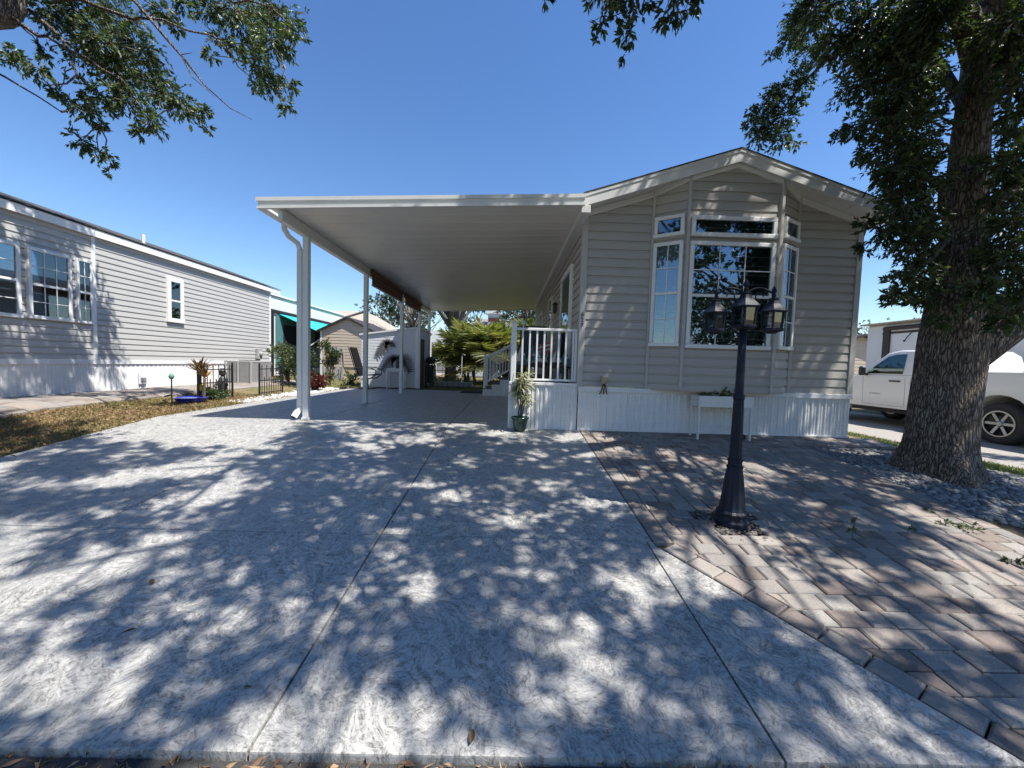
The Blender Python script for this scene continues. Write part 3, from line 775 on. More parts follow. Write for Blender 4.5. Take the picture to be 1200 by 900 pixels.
t.bar((px_, 5.80, ZG+.18), (px_-.05, 5.71, ZG+.04), .08, .07, bev=.01)
ds = t.build('downspout', M['alum'], cp)
t = MB(); t.bar((px_-.051, 5.708, ZG+.046), (px_-.054, 5.703, ZG+.040), .07, .06); t.build('spout_mouth', M['dark'], ds)
t = MB(); t.box(px_-.05, px_+.05, 5.84, 5.85, 2.3, 2.33); t.box(px_-.05, px_+.05, 5.755, 5.763, 2.3, 2.33); t.build('strap', M['alum'], ds)
# brown roll-down shades under the beam
for i, (y0, y1, lab) in enumerate(((8.35, 10.75, 'brown rolled sun shade under the carport beam, the nearer one'), (11.0, 12.95, 'brown rolled sun shade under the carport beam, the farther one'))):
    rs = thing('roller_shade', lab, 'shade', (BX-.06, (y0+y1)/2, 3.1), 'brown roll shades hanging along the carport beam')
    t = MB(); t.lathe((BX+.062, y0, zb(BX)-.075), [(.05, 0), (.05, y1-y0)], 12, (0, 1, 0)); t.build('roll', M['brownfab'], rs, True)
    t = MB(); t.box(BX+.052, BX+.058, y0+.02, y1-.02, zb(BX)-.34, zb(BX)-.08); fb = t.build('fabric', M['brownfab'], rs)
    t = MB(); t.box(BX+.045, BX+.067, y0, y1, zb(BX)-.365, zb(BX)-.335, .004); t.build('bottom_bar', M['alum'], rs)

# ------------------------------------------------------------------ porch deck, stairs
DZ = 1.205
dk = thing('porch_deck', 'raised white skirted porch deck with white baluster railing and side steps', 'porch', (.53, 8.8, .567))
t = MB(); t.box(.03, 1.0, 5.62, 12.3, DZ-.06, DZ, .003); t.build('platform', M['wooddark'], dk)
t = MB(); ribbed(t, (.035, 5.60), (1.02, 5.60), .56, 1.20, .125, .014); ribbed(t, (.03, 12.3), (.03, 5.60), .56, 1.20, .125); t.build('skirting', M['skirt'], dk, fix=False)
t = MB(); t.box(.02, 1.005, 5.575, 5.618, 1.20, 1.243, .004); t.box(.015, .055, 5.58, 5.60, .57, 1.198, .004); t.build('edge_trim', M['skirt'], dk)
t = MB(); t.box(.036, .112, 5.625, 5.70, DZ, 2.09, .006); t.lathe((.074, 5.66, 2.09), [(.05, 0), (.05, .012), (.03, .03), (.012, .04)], 8); t.build('railing_post', M['white'], dk)
t = MB(); t.box(.115, 1.0, 5.635, 5.685, 1.995, 2.032, .005); t.box(.115, 1.0, 5.64, 5.68, 1.262, 1.292, .005); t.box(.965, 1.0, 5.64, 5.68, 1.293, 1.994, .003)
for k in range(8): x = .115+.106*(k+1)-.02; t.box(x-.012, x+.012, 5.648, 5.672, 1.293, 1.994)
t.build('railing', M['white'], dk)
t = MB()
for y0, y1 in ((5.70, 8.3), (8.38, 10.95)):
    t.box(.055, .10, y0+.003, y1, 1.995, 2.032, .005); t.box(.06, .095, y0+.003, y1, 1.262, 1.292, .005)
    n = int((y1-y0)/.11)
    for k in range(n): yy = y0+.07+k*.11; t.box(.066, .09, yy-.012, yy+.012, 1.293, 1.994)
t.box(.04, .11, 8.31, 8.375, DZ, 2.08, .004); t.box(.04, .11, 10.955, 11.02, DZ, 2.08, .004)
t.build('railing', M['white'], dk)
stp = MB()
for k, (xa, xb, z1) in enumerate(((-.71, -.455, .78), (-.455, -.225, .915), (-.225, .02, 1.06))):
    ribbed(stp, (xa, 11.0), (xb, 11.0), .567, z1-.02, .09, .01); stp.add([(xa, 11.0, .567), (xa, 12.2, .567), (xa, 12.2, z1-.02), (xa, 11.0, z1-.02)], [(0, 1, 2, 3)])
st_ = stp.build('steps', M['skirt'], dk, fix=False)
t = MB()
for k, (xa, xb, z1) in enumerate(((-.71, -.455, .78), (-.455, -.225, .915), (-.225, .02, 1.06))): t.box(xa-.02, xb-.003, 10.985, 12.2, z1-.02, z1, .003)
t.build('tread', M['wooddark'], st_)
for yy in (11.05, 12.1):
    t = MB(); t.box(-.70, -.63, yy-.035, yy+.035, .78, 1.735, .005); t.bar((-.665, yy, 1.66), (.05, yy, 2.03), .045, .05); t.bar((-.665, yy, .93), (.05, yy, 1.32), .04, .04)
    for k in range(8):
        x = -.59+.085*k; t.box(x-.012, x+.012, yy-.012, yy+.012, .97+.54*(x+.665), 1.65+.51*(x+.665))
    t.build('stair_railing', M['white'], dk)
# things on the deck
bn = thing('bench_table', 'low dark table behind the porch railing carrying the model sailboats', 'table', (.55, 6.25, DZ))
t = MB(); t.box(.14, .97, 6.05, 6.45, 1.45, 1.49, .006); t.build('tabletop', M['wooddark'], bn)
for x in (.18, .93):
    for y in (6.09, 6.41): t = MB(); t.box(x-.02, x+.02, y-.02, y+.02, DZ, 1.449); t.build('leg', M['wooddark'], bn)
boats = [(.20, 6.12, .30, 'bluesail', 'whitesail', 'leftmost and tallest model sailboat, blue striped sail, behind the white railing'),
         (.455, 6.12, .17, 'whitesail', 'bluesail', 'small model sailboat with white jib and blue hull stripe, second from the left'),
         (.755, 6.12, .23, 'whitesail', 'whitesail', 'white sailed model sailboat, third along behind the railing'),
         (.90, 6.16, .20, 'bluesail', 'bluesail', 'all blue model sailboat nearest the corner of the home'),
         (.38, 6.36, .30, 'bluesail', 'whitesail', 'pale blue model sailboat in the back row beside the dark chair'),
         (.56, 6.38, .28, 'whitesail', 'bluesail', 'off white model sailboat in the back row, right of the pale blue one')]
for (x, y, h, m1, m2, lab) in boats:
    b = thing('sailboat_ornament', lab, 'ornament', (x, y, 1.49), 'model sailboats along the porch railing')
    z0 = 1.49
    t = MB(); t.prism([(x-.085, y-.02, z0+.045), (x-.06, y-.02, z0), (x+.06, y-.02, z0), (x+.10, y-.02, z0+.045)], (0, .04, 0)); t.build('hull', M['wooddark'] if m1 != 'bluesail' else M['bluesail'], b)
    t = MB(); t.tube([(x, y, z0+.04), (x, y, z0+.07+h)], .005, 6); t.build('mast', M['wooddark'], b)
    t = MB(); t.prism([(x+.008, y-.004, z0+.06), (x+.09, y-.004, z0+.06), (x+.008, y-.004, z0+.06+h)], (0, .008, 0)); t.build('mainsail', M[m1], b)
    t = MB(); t.prism([(x-.008, y-.004, z0+.055), (x-.085, y-.004, z0+.055), (x-.008, y-.004, z0+.05+h*.85)], (0, .008, 0)); s_ = t.build('jib', M[m2], b)
    t = MB(); t.prism([(x+.0075, y-.0055, z0+.06+h*.3), (x+.066, y-.0055, z0+.06+h*.3), (x+.054, y-.0055, z0+.06+h*.42), (x+.0075, y-.0055, z0+.06+h*.42)], (0, .011, 0)); t.build('sail_stripe', M['bluesail' if m1 != 'bluesail' else 'whitesail'], b)
fl = thing('garden_flag', 'small red and white striped flag standing among the model sailboats', 'flag', (.70, 6.42, 1.49))
t = MB(); t.tube([(.70, 6.42, 1.49), (.70, 6.42, 1.90)], .006, 6); t.build('stick', M['wooddark'], fl)
for k in range(5):
    t = MB(); a = [(.69, 6.42, 1.72+.034*k), (.50, 6.40, 1.66+.034*k), (.50, 6.40, 1.693+.034*k), (.69, 6.42, 1.753+.034*k)]; t.prism(a, (0, .006, 0)); t.build('stripe', M['redcloth' if k % 2 == 0 else 'whitesail'], fl)
def deck_chair(x, y, lab):
    c = thing('wicker_chair', lab, 'chair', (x, y, DZ), 'dark chairs on the porch deck')
    t = MB(); t.box(x-.25, x+.25, y-.25, y+.25, DZ+.38, DZ+.44, .02); t.build('seat', M['bronze'], c)
    t = MB(); t.obox((x, y+.28, DZ+.72), (1, 0, 0), (0, 1, -.2), (0, .2, 1), .24, .025, .32, .02); t.build('backrest', M['bronze'], c)
    for sx in (-1, 1):
        t = MB(); t.tube([(x+sx*.27, y-.25, DZ), (x+sx*.27, y-.24, DZ+.62), (x+sx*.27, y+.30, DZ+.64)], .018, 6); t.build('armrest', M['bronze'], c)
        t = MB(); t.tube([(x+sx*.25, y+.24, DZ), (x+sx*.25, y+.24, DZ+.4)], .016, 6); t.build('leg', M['bronze'], c)
deck_chair(.45, 7.15, 'dark porch chair directly behind the sailboat table'); deck_chair(.62, 8.5, 'dark porch chair farther back along the deck')
gl = thing('solar_globe', 'pale green glass globe on a slim stake above the porch railing', 'ornament', (.215, 5.95, DZ))
t = MB(); t.tube([(.215, 5.95, DZ), (.215, 5.95, 2.10)], .008, 6); t.build('stake', M['white'], gl)
t = MB(); t.ball((.215, 5.95, 2.135), .04, 12); t.build('globe', plain('pale_green_glass', (.45, .62, .50), .15), gl, True)
dm = MB(); dm.box(-1.45, -.78, 11.7, 12.3, ZG+.001, ZG+.02, .006)
solid('door_mat', dm, M['mat'], 'dark mat on the slab at the foot of the porch steps', 'mat', (-1.1, 12.0, ZG))

# ------------------------------------------------------------------ lamp post
lp = thing('lamp_post', 'black three lantern lamp post standing in the brick paver patio', 'lamp post', (1.806, 2.975, .29))
B = np.array([1.806, 2.975, .29])
prof = [(.120, 0), (.120, .03), (.108, .045), (.105, .075), (.112, .085), (.112, .10), (.094, .115), (.087, .14), (.066, .36), (.053, .44), (.058, .447), (.058, .462), (.049, .47), (.049, .495), (.054, .502), (.054, .515), (.044, .525), (.042, .60), (.036, .95), (.035, .98)]
t = MB(); t.lathe(B, prof, 48, flute=.035, fl=12); t.build('base', M['lampblack'], lp, False)
t = MB(); t.lathe(B, [(.035, .9801), (.041, .985), (.041, 1.02), (.031, 1.03), (.031, 1.06), (.029, 1.3), (.027, 1.545)], 24); t.build('pole', M['lampblack'], lp, True)
def lantern(c, par, R=.085, h=.21, hung=True):
    """c: centre of the lantern's floor"""
    c = np.array(c, float); n = 6
    t = MB()
    t.lathe(c, [(.03, -.025), (R*.75, -.012), (R*1.15, -.004), (R*1.15, .01), (R*.95, .014)], n)
    for k in range(n):
        a = 2*pi*k/n; t.bar(c+np.array([cos(a)*R*.92, sin(a)*R*.92, .01]), c+np.array([cos(a)*R*1.05, sin(a)*R*1.05, h*.62]), .011, .011)
    t.lathe(c, [(R*1.0, h*.60), (R*1.34, h*.615), (R*1.36, h*.66), (R*1.05, h*.76), (R*.62, h*.92), (R*.45, h*1.05), (R*.5, h*1.07), (R*.5, h*1.11), (R*.22, h*1.14)], n)
    t.lathe(c, [(R*.14, h*1.13), (R*.22, h*1.22), (R*.14, h*1.3), (R*.26, h*1.36), (R*.2, h*1.45), (R*.05, h*1.55)], 10)
    L = t.build('lantern', M['lampblack'], par)
    g = MB()
    for k in range(n):
        a0, a1 = 2*pi*k/n, 2*pi*(k+1)/n; P = lambda a, r_, z: c+np.array([cos(a)*r_, sin(a)*r_, z])
        q = [P(a0, R*.9, .012), P(a1, R*.9, .012), P(a1, R*1.02, h*.61), P(a0, R*1.02, h*.61)]; am = (a0+a1)/2
        g.prism(q, np.array([cos(am), sin(am), 0])*-.003)
    g.build('glass_panel', M['lampglass'], L)
    b = MB(); b.lathe(c, [(.013, .01), (.013, .06), (.017, .065), (.012, .075)], 10); b.build('candle_tube', M['whitesail'], L, True)
    return L
lantern(B+(.004, 0, 1.548), lp, .085, .235)
lantern(B+(-.198, .045, 1.515), lp, .075, .215); lantern(B+(.198, -.035, 1.525), lp, .075, .215)
for sx, oy in ((-1, .045), (1, -.035)):
    t = MB(); pts = []
    for k in range(13):
        u = k/12; pts.append(B+np.array([sx*(.01+.19*u), oy*u, 1.81+.035*sin(pi*u*1.1)-.0*u]))
    t.tube(pts, .008, 6)
    t.tube([B+np.array([sx*(.10+.03*cos(a)), oy*.5, 1.80+.03*sin(a)-.02]) for a in np.linspace(0, 5, 14)], .005, 5)
    t.build('scroll_arm', M['lampblack'], lp, True)

# ------------------------------------------------------------------ planter box, potted plant
pl_ = thing('planter_box', 'off white raised planter box on legs against the white skirting under the bay window', 'planter', (2.98, 5.42, .54))
zf = lambda y: .10*min(y, 5.67)+.006
t = MB()
x0, x1, y0, y1 = 2.66, 3.36, 5.24, 5.50
for a in ((x0, x1, y0, y0+.02), (x0, x1, y1-.02, y1), (x0, x0+.02, y0+.021, y1-.021), (x1-.02, x1, y0+.021, y1-.021)): t.box(*a, .985, 1.14, .002)
t.box(x0+.02, x1-.02, y0+.02, y1-.02, .99, 1.0); t.build('trough', M['alum'], pl_)
t = MB(); t.box(x0+.021, x1-.021, y0+.021, y1-.021, 1.01, 1.12); t.build('soil', M['soil'], pl_)
for x in (x0-.012, x1+.012):
    for y in (y0+.02, y1-.02): t = MB(); t.bar((x, y, 1.139), (x+(.0), y, zf(y)), .035, .022); t.build('leg', M['alum'], pl_)
t = MB(); t.bar((x0+.01, (y0+y1)/2, .70), (x1-.01, (y0+y1)/2, .70), .012, .012); t.build('shelf_rail', M['alum'], pl_)
t = MB(); t.lathe((3.30, 5.30, zf(5.3)+.04), [(.04, -.012), (.04, .012)], 14, (0, 1, 0)); t.build('castor', M['rubber'], pl_)
for i, (x, n_, lab) in enumerate(((2.74, 34, 'low leafy sprig at the left end of the white planter'), (2.98, 60, 'fuller leafy plant in the middle of the white planter'), (3.16, 60, 'taller leafy plant at the right end of the white planter'))):
    fo = Foliage(40+i); fo.cluster((x, 5.37, 1.185), .10, int(n_*1.8), .06, twigs=.5, droop=-.2)
    pr = thing('planter_plant', lab, 'plant', (x, 5.37, 1.12), 'leafy plants in the white planter'); fo.build('leaf', M['smallleaf'], pr, .45); fo.tw.build('stem', M['twig'], pr)
pp = thing('potted_dracaena', 'spiky variegated plant in a dark green glazed pot before the porch skirting', 'potted plant', (.19, 5.46, .546))
P0 = np.array([.19, 5.46, .548])
t = MB(); t.lathe(P0, [(.07, 0), (.088, .03), (.105, .12), (.116, .175), (.13, .18), (.13, .2), (.116, .2), (.11, .175)], 28); t.build('pot', M['pot'], pp, True)
t = MB(); t.lathe(P0, [(.112, .165), (.112, .182)], 20); t.build('soil', M['soil'], pp)
t = MB(); rd = random.Random(4); canes = []
for (dx, dy, h) in ((-.02, 0, .56), (.015, .02, .74), (.0, -.02, .66), (.035, 0, .46)):
    a = P0+(dx*.6, dy, .18); b = P0+np.array([dx*2.2, dy*2, h]); t.tube(wiggle(a, b, 5, .08, rnd=rd), [.012, .011, .011, .010, .010, .009], 7); canes.append(b)
t.build('stem', M['twig'], pp, True)
def strap_leaves(heads, n, L, wd, mat, par, seed, up=.5, droop=.6, name='leaf', lo=-.35):
    r_ = random.Random(seed); mb = MB(); mb.tone = []
    for c in heads:
        for _ in range(n):
            a = r_.uniform(0, 2*pi); el = r_.uniform(lo, 1.2)*up+.15; l = L*r_.uniform(.6, 1.15); d0 = np.array([cos(a)*cos(el), sin(a)*cos(el), sin(el)]); sd = np.array([-sin(a), cos(a), 0])
            vs = []; m = 5
            for i in range(m+1):
                u = i/m; w = wd*(.35+1.3*u if u < .4 else max(.05, (1-u)*1.45)); p = c+d0*l*u-np.array([0, 0, droop*l*u*u])+np.array([0, 0, r_.uniform(-.02, .02)*l])
                vs += [p-sd*w*.5, p+sd*w*.5+np.array([0, 0, w*.2])]
            mb.add(vs, [(2*i, 2*i+2, 2*i+3, 2*i+1) for i in range(m)]); mb.tone += [min(1, max(0, r_.gauss(.5, .3)))]*m
    return mb.build(name, mat, par, fix=False)
strap_leaves([c+np.array([0, 0, k*.05-.05]) for c in canes for k in range(3)], 22, .235, .028, M['dracleaf'], pp, 5, .75, .55)
#PART3
# ------------------------------------------------------------------ left neighbour's home
th = radians(1.46); LN = np.array([cos(th), sin(th)]); LA = np.array([-sin(th), cos(th)]); X0 = -7.9
def lp2(s_, o=0.): p = LN*(X0+o)+LA*s_; return (p[0], p[1])
def l3(s_, o, z): p = lp2(s_, o); return np.array([p[0], p[1], z])
nh = thing('manufactured_home', 'long pale grey sided manufactured home with white skirting along the left neighbouring lot', 'house', (*lp2(8, -2), .69))
S0, S1 = 1.5, 13.62
t = MB(); siding(t, lp2(S0), lp2(S1), [(0, 1.34), (S1-S0, 1.34), (S1-S0, 3.72), (0, 3.72)], .115, 1.33, .019)
siding(t, lp2(S1), lp2(S1, -4), [(0, 1.34), (4, 1.34), (4, 3.72), (2, 4.38), (0, 3.72)], .115, 1.33, .019)
siding(t, lp2(S0, -4), lp2(S0), [(0, 1.34), (4, 1.34), (4, 3.72), (2, 4.38), (0, 3.72)], .115, 1.33, .019)
t.build('wall', M['siding_pale'], nh, fix=False)
t = MB(); ribbed(t, lp2(S0), lp2(S1), .62, 1.28, .11); ribbed(t, lp2(S1), lp2(S1, -4), .62, 1.28, .11); ribbed(t, lp2(S0, -4), lp2(S0), .5, 1.28, .11)
sk = t.build('skirting', M['skirt'], nh, fix=False)
t = MB(); t.bar(l3(S0, .015, 1.295), l3(S1, .015, 1.295), .03, .085); t.build('skirting_rail', M['skirt'], sk)
t = MB(); e3 = np.array([LA[0], LA[1], 0]); n3 = np.array([LN[0], LN[1], 0])
for s_ in (7.83, 13.60): t.bar(l3(s_, .014, 1.34), l3(s_, .014, 3.70), .07, .03)
t.build('corner_trim', M['white'], nh)
t = MB()
prof = [(.07, 3.71), (.07, 3.735), (-2.0, 4.44), (-4.15, 3.735), (-4.15, 3.84), (-2.0, 4.55), (.07, 3.85)]
t.prism([l3(S0-.35, o, z) for o, z in prof[1:]], e3*(S1-S0+.8)); rf = t.build('roof', M['alum'], nh)
t = MB(); t.bar(l3(S0-.36, .085, 3.765), l3(S1+.46, .085, 3.765), .03, .135); t.bar(l3(S0-.36, .035, 3.718), l3(S1+.46, .035, 3.718), .068, .012); t.build('fascia', M['white'], rf)
t = MB(); t.prism([l3(S0-.4, o, z) for o, z in [(.12, 3.852), (-2.0, 4.562), (-4.2, 3.852), (-4.2, 3.87), (-2, 4.582), (.12, 3.87)]], e3*(S1-S0+.9)); t.build('shingles', M['shingle'], rf)
for s_, o, h in ((9.32, -.35, .20),):
    t = MB(); q = l3(s_, o, 3.85+.3*abs(o-.2)*.98); t.lathe(q, [(.05, -.05), (.034, .0), (.034, h)], 12)
    if h < .2: t.obox(q+np.array([0, 0, h]), (1, 0, 0), (0, 1, 0), (0, 0, 1), .11, .11, .03)
    t.build('vent_pipe', M['white'], rf)
W2 = lambda a, b, c, d_, **k: window(nh, lp2(0), (LA[0], LA[1]), a, b, c, d_, **k)
W2(5.72, 6.66, 2.01, 3.215, rail=2.62, cols=2, rows=(2.92, 2.32), fw=.06)
W2(6.755, 7.42, 2.02, 3.22, rail=2.60, cols=3, rows=(2.90, 2.31), fw=.06)
W2(7.505, 7.785, 2.02, 3.215, rail=2.60, cols=2, rows=(2.90, 2.31), fw=.045)
W2(9.465, 9.935, 2.25, 3.315, rail=2.77, cols=1, fw=.10)
t = MB(); t.obox(l3(8.81, .03, .94), e3, n3, (0, 0, 1), .085, .015, .13, .004); v = t.build('skirt_vent', M['white'], nh)
t = MB()
for k in range(5): t.obox(l3(8.81, .047, .86+.022*k), e3, norm(n3-np.array([0, 0, .6])), (0, 0, 1), .065, .008, .003)
t.build('louvre', M['grey'], v)
# power meter and condenser
t = MB(); q = l3(12.9, .07, 1.58); t.obox(q, e3, n3, (0, 0, 1), .11, .05, .17, .01); t.lathe(q+n3*.05, [(.07, 0), (.07, .05), (.05, .07)], 14, n3)
t.tube([q-np.array([0, 0, .17]), q-np.array([0, 0, .6])], .022, 8)
solid('electric_meter', t, M['acgrey'], 'grey electric meter on the end of the pale neighbouring home above the condenser', 'meter', (q[0], q[1], 1.5))
ac = thing('air_conditioner', 'large grey louvred air conditioner condenser beside the left neighbouring home', 'air conditioner', (-7.66, 11.4, .70))
def accage(x0, x1, y0, y1, z0, z1):
    t = MB(); t.box(x0+.03, x1-.03, y0+.03, y1-.03, z0+.03, z1-.03); t.build('coil', M['grey'], ac)
    t = MB(); t.box(x0, x1, y0, y1, z1-.045, z1, .01); t.box(x0, x1, y0, y1, z0, z0+.05, .01)
    for (x, y) in ((x0, y0), (x1, y0), (x0, y1), (x1, y1), ((x0+x1)/2, y0), ((x0+x1)/2, y1)): t.box(x-.018, x+.018, y-.018, y+.018, z0+.01, z1-.01)
    t.build('casing', M['acgrey'], ac)
    t = MB(); k = x0+.05
    while k < x1-.04: t.box(k, k+.008, y0-.004, y0+.01, z0+.05, z1-.045); k += .03
    k = y0+.05
    while k < y1-.04: t.box(x1-.01, x1+.004, k, k+.008, z0+.05, z1-.045); k += .03
    t.build('grille', M['acgrey'], ac)
    t = MB(); t.lathe(((x0+x1)/2, (y0+y1)/2, z1), [(.25, 0), (.25, .012), (.22, .018)], 24); t.build('fan_guard', M['black'], ac)
accage(-8.02, -7.30, 11.0, 11.9, .70, 1.36)

# ------------------------------------------------------------------ little garden by the slab
def picket(lab, a, b, n):
    a = np.array([*a, 0.]); b = np.array([*b, 0.]); c = (a+b)/2; f = thing('metal_fence', lab, 'fence', (c[0], c[1], gz(c[0], c[1])), 'small black metal fence panels')
    zz = lambda p: gz(p[0], p[1]); e = norm(b-a)
    t = MB(); z1 = zz(a); z2 = zz(b)
    for h in (.08, .38, .66): t.bar(a+(0, 0, z1+h), b+(0, 0, z2+h), .014, .022)
    for k in range(1, n):
        p = a+(b-a)*k/n; z = zz(p); h = .72 if k % 2 else .42
        t.bar(p+(0, 0, z+.04), p+(0, 0, z+h), .012, .012); t.lathe(p+(0, 0, z+h), [(.012, 0), (.014, .015), (.002, .05)], 6)
    t.build('picket_panel', M['black'], f)
    for p in (a, b):
        t = MB(); z = zz(p); t.bar(p+(0, 0, z-.05), p+(0, 0, z+.76), .03, .03); t.ball(p+(0, 0, z+.785), .026, 8); t.build('post', M['black'], f)
picket('black metal picket fence panel behind the dry bronze palms', (-6.28, 7.86), (-6.2, 8.72), 12)
picket('black metal picket fence panel nearest the carport post', (-5.98, 9.32), (-6.0, 10.3), 10)
def gp(x, y): return (x, y, gz(x, y))
b0 = gp(-6.22, 7.62)
t = MB(); t.lathe(b0, [(.16, .02), (.24, .05), (.265, .10), (.275, .12), (.25, .125), (.23, .11)], 28)
bw_ = solid('glazed_bowl', t, M['bluepot'], 'wide cobalt blue glazed bowl at the foot of the dry palms', 'bowl', b0)
def dry_palm(x, y, h, n, L, lab, seed):
    c = thing('dry_palm', lab, 'plant', gp(x, y), 'bronze fronded cordylines beside the fence'); z = gz(x, y); r_ = random.Random(seed)
    top = np.array([x+.02, y, z+h]); t = MB(); t.tube(wiggle((x, y, z), top, 5, .04, rnd=r_), [.03, .026, .024, .022, .024, .03], 8); t.build('trunk', M['palmtrunk'], c, True)
    strap_leaves([top, top+(0, 0, .03)], n, L, .055, M['bronzeleaf'], c, seed, 1.0, .25, 'frond', .35)
dry_palm(-6.42, 8.05, .60, 20, .44, 'taller bronze fronded cordyline behind the blue bowl', 3)
dry_palm(-6.12, 7.80, .50, 12, .34, 'shorter drooping bronze cordyline touching the fence end', 8)
sl_ = thing('solar_light', 'green glass flower solar light on a thin dark stake in the lawn', 'garden light', gp(-6.38, 7.36)); z = gz(-6.38, 7.36)
t = MB(); t.tube([(-6.38, 7.36, z-.03), (-6.38, 7.36, z+.50)], .011, 6); t.build('stake', M['black'], sl_)
t = MB(); t.obox((-6.43, 7.34, z+.17), (1, 0, .3), (0, 1, 0), (-.3, 0, 1), .05, .03, .012); t.build('solar_panel', M['black'], sl_)
t = MB(); t.lathe((-6.38, 7.36, z+.48), [(.012, 0), (.036, .02), (.046, .055), (.03, .09), (.008, .12)], 10); t.build('shade', M['greenorn'], sl_, True)
yo = thing('yellow_windmill', 'little yellow garden ornament on a stick behind the blue bowl', 'ornament', gp(-6.27, 7.95)); z = gz(-6.27, 7.95)
t = MB(); t.tube([(-6.27, 7.95, z), (-6.27, 7.95, z+.22)], .008, 6); t.build('stake', M['white'], yo)
t = MB(); t.ball((-6.27, 7.95, z+.27), .055, 12, (1, .7, 1.1)); t.lathe((-6.27, 7.95, z+.32), [(.03, 0), (.045, .02), (.01, .05)], 8); t.build('ornament_head', M['yellow'], yo, True)
stt = gp(-6.42, 8.72); z = stt[2]; t = MB()
t.lathe(stt, [(.11, 0), (.11, .05), (.07, .07), (.085, .20), (.10, .30), (.085, .40), (.05, .46), (.04, .49)], 14); t.ball((stt[0], stt[1], z+.56), .065, 12, (1, 1, 1.15)); t.lathe((stt[0], stt[1], z+.60), [(.075, 0), (.08, .012), (.045, .03), (.035, .07)], 12)
t.tube([(stt[0]+.08, stt[1]-.02, z+.38), (stt[0]+.16, stt[1]-.08, z+.30), (stt[0]+.14, stt[1]-.14, z+.36)], [.03, .025, .022], 8); t.tube([(stt[0]-.08, stt[1]-.02, z+.38), (stt[0]-.13, stt[1]-.06, z+.26), (stt[0]-.06, stt[1]-.11, z+.24)], [.03, .025, .022], 8)
solid('garden_statue', t, M['bronze'], 'dark garden figurine in a hat standing by the metal fence', 'statue', stt, smooth=True)

# ------------------------------------------------------------------ white shed, its wall art, chair and table
wsx0, wsx1, wsy0, wsy1 = -5.02, -3.12, 13.2, 15.6
ws = thing('white_shed', 'low white sided storage shed at the back corner of the carport', 'shed', (-4.07, 14.4, ZG))
t = MB(); siding(t, (wsx0, wsy0), (wsx1, wsy0), [(0, ZG), (1.9, ZG), (1.9, 2.60), (0, 2.32)], .10, ZG, .008)
siding(t, (wsx1, wsy0), (wsx1, wsy1), [(0, ZG), (2.4, ZG), (2.4, 2.60), (0, 2.60)], .10, ZG, .008); siding(t, (wsx0, wsy1), (wsx0, wsy0), [(0, ZG), (2.4, ZG), (2.4, 2.32), (0, 2.32)], .10, ZG, .008)
siding(t, (wsx1, wsy1), (wsx0, wsy1), [(0, ZG), (1.9, ZG), (1.9, 2.32), (0, 2.6)], .10, ZG, .008); t.build('wall', M['siding_white'], ws, fix=False)
t = MB(); t.prism([(wsx0-.06, wsy0-.05, 2.315), (wsx1+.05, wsy0-.05, 2.605), (wsx1+.05, wsy0-.05, 2.66), (wsx0-.06, wsy0-.05, 2.37)], (0, 2.5, 0)); t.build('roof', M['alum'], ws)
t = MB(); t.box(wsx1-.05, wsx1+.02, wsy0-.02, wsy0-.001+.0, ZG, 2.6); t.build('corner_trim', M['white'], ws)
t = MB(); t.box(wsx1+.009, wsx1+.03, 13.45, 14.2, ZG+.02, 2.28); dr_ = t.build('door', M['reddoor'], ws); t = MB(); t.ball((wsx1+.06, 14.1, 1.5), .03, 8); t.build('handle', M['chrome'], dr_)
def frond_art(x0, z0, x1, z1, rise, lab, i):
    """a curved metal palm frond hung flat on the shed wall"""
    a = thing('frond_wall_art', lab, 'wall art', ((x0+x1)/2, 13.17, z0), 'metal palm fronds on the white shed'); y = 13.165
    pts = []
    for k in range(15):
        u = k/14; pts.append(np.array([x0+(x1-x0)*u, y, z0+(z1-z0)*u+rise*sin(pi*u)]))
    t = MB(); t.tube(pts, .012, 6); t.build('midrib', M['bronze'], a)
    t = MB()
    for k in range(1, 15):
        p = pts[k]; d_ = norm(pts[k]-pts[k-1]); nn_ = np.array([d_[2], 0, -d_[0]])
        for sg, ln in ((1, .24), (-1, .09)):
            q = p+nn_*sg*ln*(.5+.8*sin(pi*k/15))-d_*.13; w = d_*.062
            t.prism([p-w, p+w*.6, q], (0, -.008, 0))
    t.build('leaflets', M['artmetal'], a)
frond_art(-4.50, 1.66, -3.86, 1.98, .30, 'upper metal palm frond on the white shed wall', 0)
frond_art(-4.32, 1.16, -3.62, 1.50, .26, 'lower metal palm frond on the white shed wall', 1)
frond_art(-3.36, 1.10, -3.80, 1.52, .18, 'dark metal frond curling the other way just above the white table', 2)
tb = thing('side_table', 'plain white side table against the white shed', 'table', (-3.71, 12.88, ZG))
t = MB(); t.box(-4.02, -3.42, 12.70, 13.06, 1.20, 1.235, .004); t.build('tabletop', M['white'], tb); t = MB(); t.box(-3.98, -3.46, 12.74, 13.02, 1.12, 1.199); t.build('apron', M['white'], tb)
for x in (-3.985, -3.455):
    for y in (12.735, 13.025): t = MB(); t.box(x-.028, x+.028, y-.025, y+.025, ZG, 1.1995); t.build('leg', M['white'], tb)
t = MB(); t.lathe((-3.66, 12.88, 1.236), [(.07, 0), (.10, .08), (.09, .2), (.05, .27), (.06, .30)], 14); solid('dark_vase', t, M['bronze'], 'dark rounded vase standing on the white side table', 'vase', (-3.66, 12.88, 1.236), smooth=True)
ch = thing('swivel_chair', 'black high backed sling swivel chair on the slab before the white shed', 'chair', (-4.50, 12.35, ZG))
cx, cy = -4.50, 12.35
t = MB(); t.lathe((cx, cy, ZG), [(.27, 0), (.27, .03), (.05, .05), (.04, .30), (.09, .31)], 20); t.build('swivel_base', M['black'], ch)
